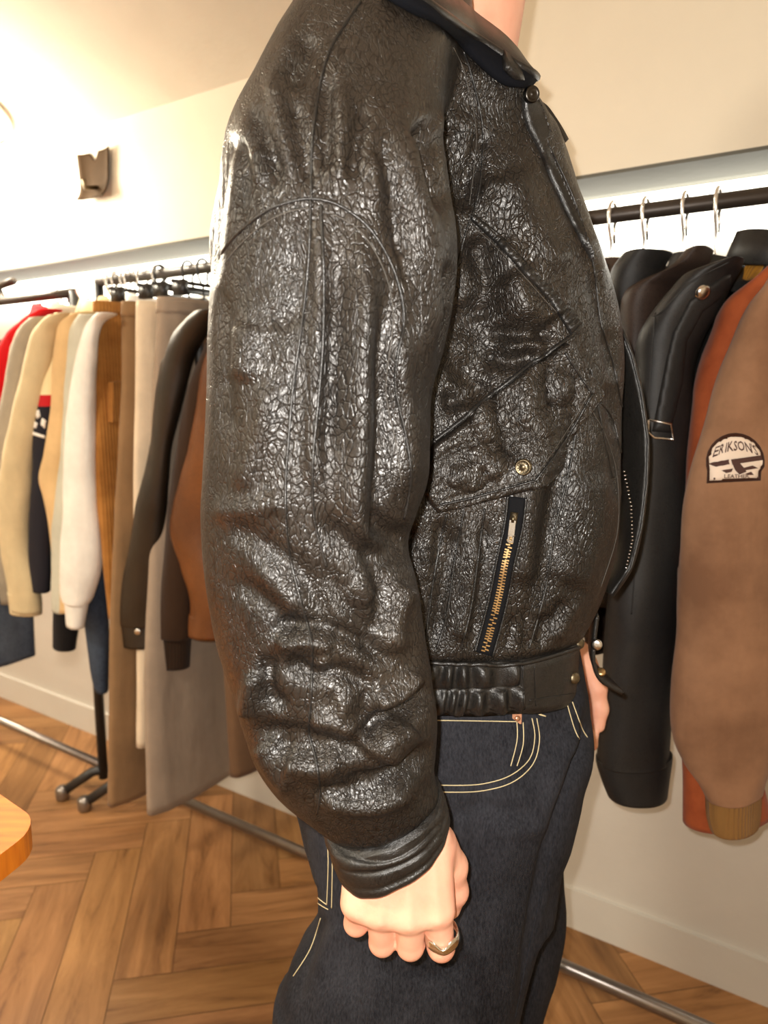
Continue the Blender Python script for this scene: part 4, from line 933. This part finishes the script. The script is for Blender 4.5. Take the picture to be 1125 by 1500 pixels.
# zip
zc = catmull([(757, 728), (752, 770), (741, 820), (731, 870), (720, 915), (708, 958)], 8); 
def offs(line, d):
    out = []
    for i, (x, y) in enumerate(line):
        a = line[max(i - 1, 0)]; b_ = line[min(i + 1, len(line) - 1)]; t = np.array(b_) - np.array(a); t = t / np.linalg.norm(t); out.append((x + t[1] * d, y - t[0] * d))
    return out
wz = lambda k: k
tape = offs(zc, 13) + offs(zc, -12)[::-1]
vv, ff = drape_poly(jb, tape, .0016, 4, 3); zt = mesh_obj('zip_tape', vv, ff, fabric('black_zip_tape', (.006, .006, .007), sheen=0), jk); zb = bvh_of(vv, ff)
mb = MB()
for d in (14, -13): drape_tube(mb, jb, offs(zc, d), .0013, .0008, curve=False, step=3)
part('zip_welt', mb, LS)
mb = MB(); line = resample(catmull([(750, 782), (741, 820), (731, 870), (720, 915), (709, 955)], 12).tolist(), 2.55)
for i, (x, y) in enumerate(line[:-1]):
    tx, ty = line[i + 1][0] - x, line[i + 1][1] - y; L_ = math.hypot(tx, ty) + 1e-9; tx /= L_; ty /= L_; sd = 1 if i % 2 else -1
    wd_ = 3.2 + 1.2 * i / len(line)
    p, n = hit(zb, x + ty * sd * wd_ * .55, y - tx * sd * wd_ * .55, .0008)
    if p is None: continue
    q1, _ = hit(zb, x + ty * sd * wd_ * .55 + ty * 2, y - tx * sd * wd_ * .55 - tx * 2, .0008); 
    if q1 is None: continue
    ax = (q1 - p).normalized(); ay = n.cross(ax); mb.box(p, ax * .0019, ay * .00062, n * .0007)
part('zip_teeth', mb, M['brass'], smooth=False)
p, n = hit(zb, 753, 758, .002); q1, _ = hit(zb, 751, 775, .002); dn = (q1 - p).normalized(); sx_ = n.cross(dn)
mb = MB(); mb.box(p, sx_ * .0032, dn * .005, n * .0015); mb.box(p + n * .0025 + dn * .001, sx_ * .0012, dn * .003, n * .001); part('zip_slider', mb, M['bronze'])
mb = MB(); mb.box(p + dn * .0095 + n * .0022, sx_ * .0028, dn * .0075, n * .0006)
for k in (-1, 1): mb.box(p + dn * .0185 + n * .0022 + sx_ * .0021 * k, sx_ * .0007, dn * .003, n * .0006)
mb.box(p + dn * .0215 + n * .0022, sx_ * .0028, dn * .0008, n * .0006); part('zip_pull', mb, M['steel'], smooth=False)

# waistband: gathered elastic at the side, flat tab panel in front
zt_, zb_ = CH - .250, CH - .301
def band():
    n = 900; m = 30; V = []; c = Vector(((P(400, 936, .76).x + P(856, 936, .76).x) / 2, .81, 0)); hx = (P(852, 940, .74).x - P(400, 936, .76).x) / 2; hy = .134
    for j in range(m + 1):
        v = j / m; z = zt_ + (zb_ - zt_) * v
        for i in range(n):
            g = 2 * math.pi * i / n; e = 2 / 2.8; x = math.copysign(abs(math.cos(g)) ** e, math.cos(g)); y = math.copysign(abs(math.sin(g)) ** e, math.sin(g))
            X = c.x + hx * x; Y = c.y + hy * y; puff = 0
            px = 562.5 + F * X / (Y * 1.04)
            gather = 1 if px < 765 or y > 0.3 else 0
            if gather:
                row = abs(math.sin(math.pi * (v * 2))) ** .5; nn = noise.noise(Vector((X * 20, Y * 20, (3 if v > .5 else 0) + v * .6)))
                w_ = math.sin(X * 400 + nn * 9 + (2.2 if v > .5 else 0) + v * 2 + Y * 300 * (1 if y > -.9 else 0)); puff = row * (.0045 + .0042 * w_) + .0015 * nn
            else:
                puff = .003 * min(1, min(v, 1 - v) * 8) + .0012 * noise.noise(Vector((X * 40, Y * 40, v * 2)))
            nx, ny = (x / hx, y / hy); L_ = math.hypot(nx, ny)
            zz = z + (-.012 * max(0, (px - 740) / 110) * v if not gather and y < 0 else 0)
            if gather: zz += .0018 * math.sin(X * 300 + v * 3) * (v > .9)
            V.append((X + nx / L_ * puff, Y + ny / L_ * puff, zz))
    Fc = [[j * n + i, (j + 1) * n + i, (j + 1) * n + (i + 1) % n, j * n + (i + 1) % n] for j in range(m) for i in range(n)]
    Fc += [list(range(n)), [m * n + i for i in range(n)][::-1]]
    return V, Fc
Vw, Fw = band(); wb = mesh_obj('waistband', Vw, Fw, LS, jk); wbb = bvh_of(Vw, Fw)
mb = MB(); drape_tube(mb, wbb, [(628, 972), (690, 974), (765, 972), (850, 948)], .0022, .001, step=3); part('piped_seam', mb, LS, wb)
mb = MB(); drape_tube(mb, wbb, [(766, 975), (768, 1038)], .0009, .0004, step=3); drape_tube(mb, wbb, [(783, 975), (785, 1034)], .0006, .0004, step=3); drape_tube(mb, wbb, [(775, 1026), (840, 1016)], .0006, .0004, step=3); part('stitched_seam', mb, LS, wb)
for x, y in ((850, 942), (843, 993)):
    p, n = hit(wbb, x - 3, y)
    if p is None: p, n = hit(jb, x - 6, y - 2)
    if p is not None:
        n = (n + (CAM - p).normalized()).normalized()
        MB().disc(p, n, [(.0062, -.001), (.0062, .002), (.0048, .0042), (.001, .0048)], 20).build('snap_button', M['bronze'], wb)
# hanging tab of the waistband (loose front end)
def ribbon(pts, wvec, th, name, mat, par, n=6):
    """sheet swept along pts; wvec = half width vectors"""
    pts = [Vector(p) for p in pts]; V = []; k = len(pts); R = catmull([list(p) + list(w) for p, w in zip(pts, wvec)], n); V = []
    for i, r in enumerate(R):
        p = Vector(r[:3]); w_ = Vector(r[3:]); a = Vector(R[min(i + 1, len(R) - 1)][:3]) - Vector(R[max(i - 1, 0)][:3]); nn = a.cross(w_).normalized() * th / 2
        wi = w_.normalized()
        V += [p - w_ + nn * .4, p - w_ * .93 + nn, p + nn, p + w_ * .93 + nn, p + w_ + nn * .4, p + w_ - nn * .4, p + w_ * .93 - nn, p - nn, p - w_ * .93 - nn, p - w_ - nn * .4]
    m = 10; L_ = len(R); Fc = [[i * m + j, i * m + (j + 1) % m, (i + 1) * m + (j + 1) % m, (i + 1) * m + j] for i in range(L_ - 1) for j in range(m)] + [list(range(m))[::-1], [(L_ - 1) * m + j for j in range(m)]]
    return mesh_obj(name, V, Fc, mat, par)
tab = ribbon([P(872, 895, .80), P(868, 930, .80), P(867, 960, .80), P(876, 985, .80), P(905, 1008, .80)], [Vector((.004, .022, 0))] * 3 + [Vector((.002, .020, .002)), Vector((-.001, .016, .0))], .0045, 'waist_tab', LS, jk)
p = P(874, 944, .775); MB().disc(p, (-.35, -1, .1), [(.006, -.001), (.006, .002), (.004, .003), (.001, .003)], 18).build('snap_button', M['steel'], tab)
p = P(880, 985, .785); MB().disc(p, (-.2, -.6, .8), [(.005, -.001), (.005, .002), (.003, .003), (.001, .003)], 18).build('snap_button', M['brass'], tab)
# far front panel, hanging open behind the near one
def fp(px, py, Y): return P(px, py, Y)
rows = [(872, 470, 905, 470), (885, 520, 925, 520), (895, 580, 939, 575), (900, 650, 949, 645), (902, 710, 947, 708), (903, 770, 939, 772), (900, 820, 924, 830), (880, 862, 896, 872)]
pts = []; wv = []
for (l, pl, r, pr) in rows:
    a = P(l, pl, .86); b_ = P(r, pr, .80); pts.append((a + b_) / 2); wv.append((b_ - a) / 2)
fpn = ribbon(pts, wv, .007, 'far_front_panel', LS, jk, 8)
mb = MB(); mb.tube([Vector(p) + w_ * .97 + Vector((0, -.003, 0)) for p, w_ in zip([Vector(q) for q in pts], wv)], .0016, 8); part('piped_seam', mb, LS, fpn)
pts2 = [P(x, y, .805) for x, y in [(912, 690), (922, 740), (924, 790), (914, 835)]]
mb = MB(); 
for a, b_ in zip(pts2, pts2[1:]):
    for k in range(9):
        q = a.lerp(b_, k / 9) + Vector((.0, -.006, 0)); mb.box(q, Vector((.0011, 0, 0)), Vector((0, .0006, 0)), Vector((0, 0, .0007)))
part('front_zip_teeth', mb, M['steel'], fpn)

# cuff
def ring_secs():
    out = []
    C0 = sec(482, 1214, 645, 1166, .570, .042)
    for (l, pl, r, pr, hd, k) in [(478, 1210, 646, 1160, .0415, 0), (476, 1216, 650, 1168, .0455, 0), (477, 1222, 652, 1174, .0462, 0), (480, 1228, 654, 1178, .0445, 0), (482, 1234, 656, 1182, .0465, 0), (486, 1246, 657, 1188, .0462, 0), (490, 1254, 657, 1192, .0450, 0), (493, 1260, 658, 1196, .0462, 0), (497, 1267, 657, 1200, .0455, 0), (500, 1271, 655, 1203, .042, 0), (504, 1269, 651, 1201, .038, 0), (506, 1262, 650, 1196, .036, 0)]:
        out.append(sec(l, pl, r, pr, .568, hd, -.012 if pl > 1200 else 0))
    return out
Vc, Fcc = loft(ring_secs(), 160, 5, 2.15)
Vc = displace(np.array(Vc), Fcc, [(-1.6, 2.5, [(480, 1222), (540, 1240), (600, 1222), (652, 1178)]), (1.5, 4, [(500, 1240), (560, 1250), (610, 1225)]), (-1.4, 2.5, [(490, 1248), (560, 1262), (610, 1240), (655, 1196)]), (-2, 4, [(560, 1225), (600, 1205), (630, 1180)]), (2, 5, [(590, 1235), (625, 1210)])], [(1.6, 60, 60, 40, 4.)])
cuf = mesh_obj('cuff', Vc, Fcc, LS, jk)

# collar: near leaf folded over, stand, far leaf, neck ribbing
up_ = [(575, -30), (612, -5), (650, 22), (690, 50), (725, 73), (755, 93), (778, 106), (786, 113)]
lw_ = [(560, -12), (596, 10), (636, 32), (672, 62), (702, 92), (732, 118), (758, 128), (776, 124)]
def strip(name, A, YA, B, YB, th, mat, par, n=6, bulge=.0):
    pts = []; wv = []
    for (x1, y1), ya, (x2, y2), yb in zip(A, YA, B, YB):
        a = P(x1, y1, ya); b_ = P(x2, y2, yb); pts.append((a + b_) / 2); wv.append((b_ - a) / 2)
    return ribbon(pts, wv, th, name, mat, par, n)
lin = lambda a, b_, n: [a + (b_ - a) * i / (n - 1) for i in range(n)]
YB_ = []
for (x, y) in lw_:
    p, n = hit(jb, x, max(y, -60)); YB_.append((p.y if p is not None else .70) - .008)
YA_ = []
for k, (x, y) in enumerate(up_):
    p, n = hit(jb, x, y); ya = YB_[k] + .012
    if p is not None: ya = min(ya, p.y - .005)
    YA_.append(ya)
cl = strip('collar', up_, YA_, lw_, YB_, .006, M['lining'], jk)
upc = catmull([(x, y, Y) for (x, y), Y in zip(up_, YA_)], 5)
mb = MB(); mb.tube([P(x, y, Y - .002) for x, y, Y in upc], .0036, 10); part('collar_edge', mb, LS, cl)
inner = strip('collar_stand', up_, [y + .004 for y in YA_], [(585, -45), (625, -25), (665, -4), (704, 28), (735, 52), (754, 72), (768, 92), (778, 105)], [y + .05 for y in YA_], .006, LS, jk)
# rolled front tip of the collar
tip = strip('collar_tip', [(735, 76), (758, 92), (778, 103), (788, 112)], [YA_[5] - .006, YA_[6] - .006, YA_[7] - .006, YA_[7] - .002], [(742, 100), (760, 118), (772, 123), (782, 124)], [YA_[5] - .016, YA_[6] - .016, YA_[7] - .014, YA_[7] - .008], .006, LS, cl)
# collar flap pointing down on the far side
ff2 = strip('far_collar_point', [(788, 148), (800, 156), (812, 172), (822, 188), (831, 206)], lin(.80, .80, 5), [(780, 158), (797, 176), (808, 192), (818, 204), (826, 211)], lin(.795, .795, 5), .005, LS, jk)
# placket with its top snap
pl_ = [(770, 135), (775, 165), (782, 200), (795, 240), (815, 290), (838, 340), (858, 390)]
vv, ff = drape_poly(jb, [(764, 142), (775, 135), (787, 148), (796, 165), (806, 195), (800, 205), (815, 245), (845, 310), (872, 380), (866, 384), (835, 325), (805, 262), (786, 215), (772, 190), (765, 165)], .004, 3.5, 5); pk = mesh_obj('placket', vv, ff, LS, jk)
p, n = hit(jb, 771, 141, .006)
if p is None: p, n = P(771, 138, .70), Vector((0, -1, 0))
n = (n + (CAM - p).normalized()).normalized(); p = p + (CAM - p).normalized() * .004
MB().disc(p, n, [(.0068, -.003), (.0068, .001), (.0055, .0028), (.0045, .0018), (.0015, .0018), (.001, .0022)], 24).build('snap_button', plain('gunmetal', (.06, .055, .05), .3, 1), pk)
# finger ring
c = Vector(T(647, 1368, .556)); a0 = Vector(T(641, 1332, .550)); b0 = Vector(T(646, 1387, .558)); axd = (b0 - a0).normalized()
mb = MB(); a1 = axd.orthogonal().normalized(); a2 = axd.cross(a1); V = []; n = 72; m = 14; toc = (CAM - c).normalized()
for i in range(n):
    g = 2 * math.pi * i / n; dr = a1 * math.cos(g) + a2 * math.sin(g); fr = max(0, dr.dot(toc)); 
    wdt = .0045 + .0050 * fr ** 2; thk = .0013 + .0011 * fr
    sgx = dr.dot(Vector((1, 0, 0))); notch = .006 * math.exp(-(sgx / .38) ** 2) * (fr > .1)
    for j in range(m):
        h = 2 * math.pi * j / m; ww = math.cos(h) * wdt; 
        if ww < 0: ww = ww * 1 + min(notch, wdt * 1.2) * (-math.cos(h))
        V.append(c + dr * (.0119 + thk * (1 + .9 * math.sin(h) + .25 * math.sin(6 * g) * fr)) + axd * ww)
Fc = [[i * m + j, ((i + 1) % n) * m + j, ((i + 1) % n) * m + (j + 1) % m, i * m + (j + 1) % m] for i in range(n) for j in range(m)]
mesh_obj('finger_ring', V, Fc, M['silver'], person)

# ------------------------------------------------------------------ jeans
def jrow(py, l, r, Yc, hn, Yx): 
    a = P(l, py, Yx); b_ = P(r, py, Yx); c = (a + b_) / 2; c.y = Yc; return (c, (b_ - a) / 2, Vector((0, -hn, 0)))
hip = [jrow(925, 410, 846, .81, .118, .78), jrow(985, 408, 858, .81, .124, .78), jrow(1040, 405, 868, .81, .134, .78), jrow(1090, 412, 872, .81, .142, .78), jrow(1140, 425, 858, .81, .147, .78), jrow(1200, 436, 846, .81, .148, .77), jrow(1260, 447, 830, .81, .145, .76), jrow(1330, 470, 822, .81, .142, .76)]
Vh, Fh = loft(hip, 96, 6, 2.5)
def leg(rows): return loft(rows, 80, 6, 2.3)
nl = [jrow(1180, 450, 800, .735, .072, .735), jrow(1240, 452, 812, .735, .075, .735), jrow(1300, 466, 802, .733, .078, .733), jrow(1350, 462, 790, .733, .082, .733), jrow(1400, 430, 776, .733, .088, .733), jrow(1450, 412, 762, .733, .09, .733), jrow(1500, 408, 752, .733, .092, .733), jrow(1560, 400, 744, .733, .092, .733)]
c0, u0, v0 = nl[-1]
for z in (.55, .40, .25, .12, .035): nl.append((Vector((c0.x - (c0.z - z) * .06, c0.y, z)), Vector((u0.x * (1 - .05 * (c0.z - z)), 0, 0)), v0))
far = [jrow(1150, 560, 846, .89, .07, .89), jrow(1240, 560, 822, .89, .075, .89), jrow(1340, 555, 826, .89, .078, .89), jrow(1400, 545, 815, .89, .08, .89), jrow(1450, 535, 800, .89, .082, .89), jrow(1510, 528, 780, .89, .085, .89)]
c0, u0, v0 = far[-1]
for z in (.55, .40, .25, .12, .035): far.append((Vector((c0.x - (c0.z - z) * .06, c0.y + .01, z)), Vector((u0.x, 0, 0)), v0))
Va, Fa = leg(nl); Vf, Ff = leg(far)
VV = np.concatenate([Vh, Va, Vf]); FF = Fh + [[i + len(Vh) for i in f] for f in Fa] + [[i + len(Vh) + len(Va) for i in f] for f in Ff]
V, Fc = evaluated(VV, FF, [('REMESH', dict(mode='VOXEL', voxel_size=.0045)), ('SMOOTH', dict(factor=.5, iterations=6))])
JS = [(-8, 8, [(868, 1040), (850, 1110), (826, 1180), (800, 1270), (780, 1380), (762, 1500)]), (5, 12, [(840, 1060), (815, 1140), (780, 1230)]), (-4, 12, [(720, 1120), (700, 1200), (690, 1290)]), (4, 16, [(740, 1200), (730, 1330), (710, 1450)]), (-4, 10, [(800, 1060), (770, 1140)]), (-3, 8, [(780, 1190), (700, 1185), (650, 1200)]), (3, 8, [(790, 1215), (720, 1215)]),
      (-3, 10, [(640, 1230), (660, 1330), (650, 1450)]), (3, 12, [(560, 1420), (540, 1500)]), (-4, 8, [(480, 1340), (450, 1400), (430, 1470)]), (4, 10, [(500, 1350), (470, 1430)]), (-3, 9, [(600, 1420), (640, 1430), (700, 1410)]), (-4, 7, [(865, 1060), (840, 1140)]), (3, 6, [(852, 1010), (846, 1060), (832, 1110)])]
V = displace(V, Fc, JS, [(4, 16, 16, 7, 1.), (1.6, 45, 45, 30, 3.)]); V[:, 2] = np.maximum(V[:, 2], .006)
mj = denim('raw_indigo_denim', (.0045, .005, .0075), (.028, .029, .036))
jn = mesh_obj('jeans', V, Fc, mj, person); jnb = bvh_of(V, Fc)
mb = MB()
for s in ([(634, 1055), (700, 1056), (757, 1057)], [(757, 1058), (757, 1085), (748, 1122)], [(766, 1058), (766, 1090), (757, 1122)], [(779, 1052), (783, 1080), (775, 1112), (745, 1137), (700, 1149), (640, 1150)], [(786, 1052), (790, 1085), (780, 1120), (748, 1147), (700, 1159), (640, 1160)], [(830, 1030), (842, 1070), (853, 1090)], [(838, 1028), (852, 1066), (860, 1080)],
          [(478, 1210), (481, 1260), (479, 1325)], [(484, 1215), (487, 1262), (486, 1330)], [(479, 1325), (466, 1315), (453, 1300)], [(481, 1332), (466, 1323), (452, 1308)], [(470, 1345), (455, 1390), (430, 1430)]):
    mb = MB(); drape_tube(mb, jnb, s, .00055, .0004, step=3, n=5); part('stitching', mb, M['stitch'], jn)
mb = MB(); drape_tube(mb, jnb, [(788, 1037), (799, 1042), (789, 1046), (799, 1049)], .0008, .0004, curve=False, step=2); part('bar_tack', mb, M['stitch'], jn)
mb = MB(); drape_tube(mb, jnb, [(573, 1385), (574, 1440), (572, 1505)], .0007, 0, step=3); part('side_seam', mb, mj, jn); mb = MB(); drape_tube(mb, jnb, [(755, 1490), (775, 1390), (800, 1280), (835, 1150)], .0008, 0, step=3); part('side_seam', mb, mj, jn)
p, n = hit(jnb, 757, 1052); 
a = n.orthogonal().normalized()
mb = MB(); mb.box(p, Vector((.0045, 0, 0)), Vector((0, .001, 0)), Vector((0, 0, .0055))); part('rivet_patch', mb, plain('copper_patch', (.42, .20, .11), .7), jn, False)
MB().disc(p, n, [(.0028, 0), (.0028, .0024), (.001, .003)], 16).build('rivet', M['copper'], jn)
for o in bpy.data.objects:
    if '_org' in o: del o['_org']
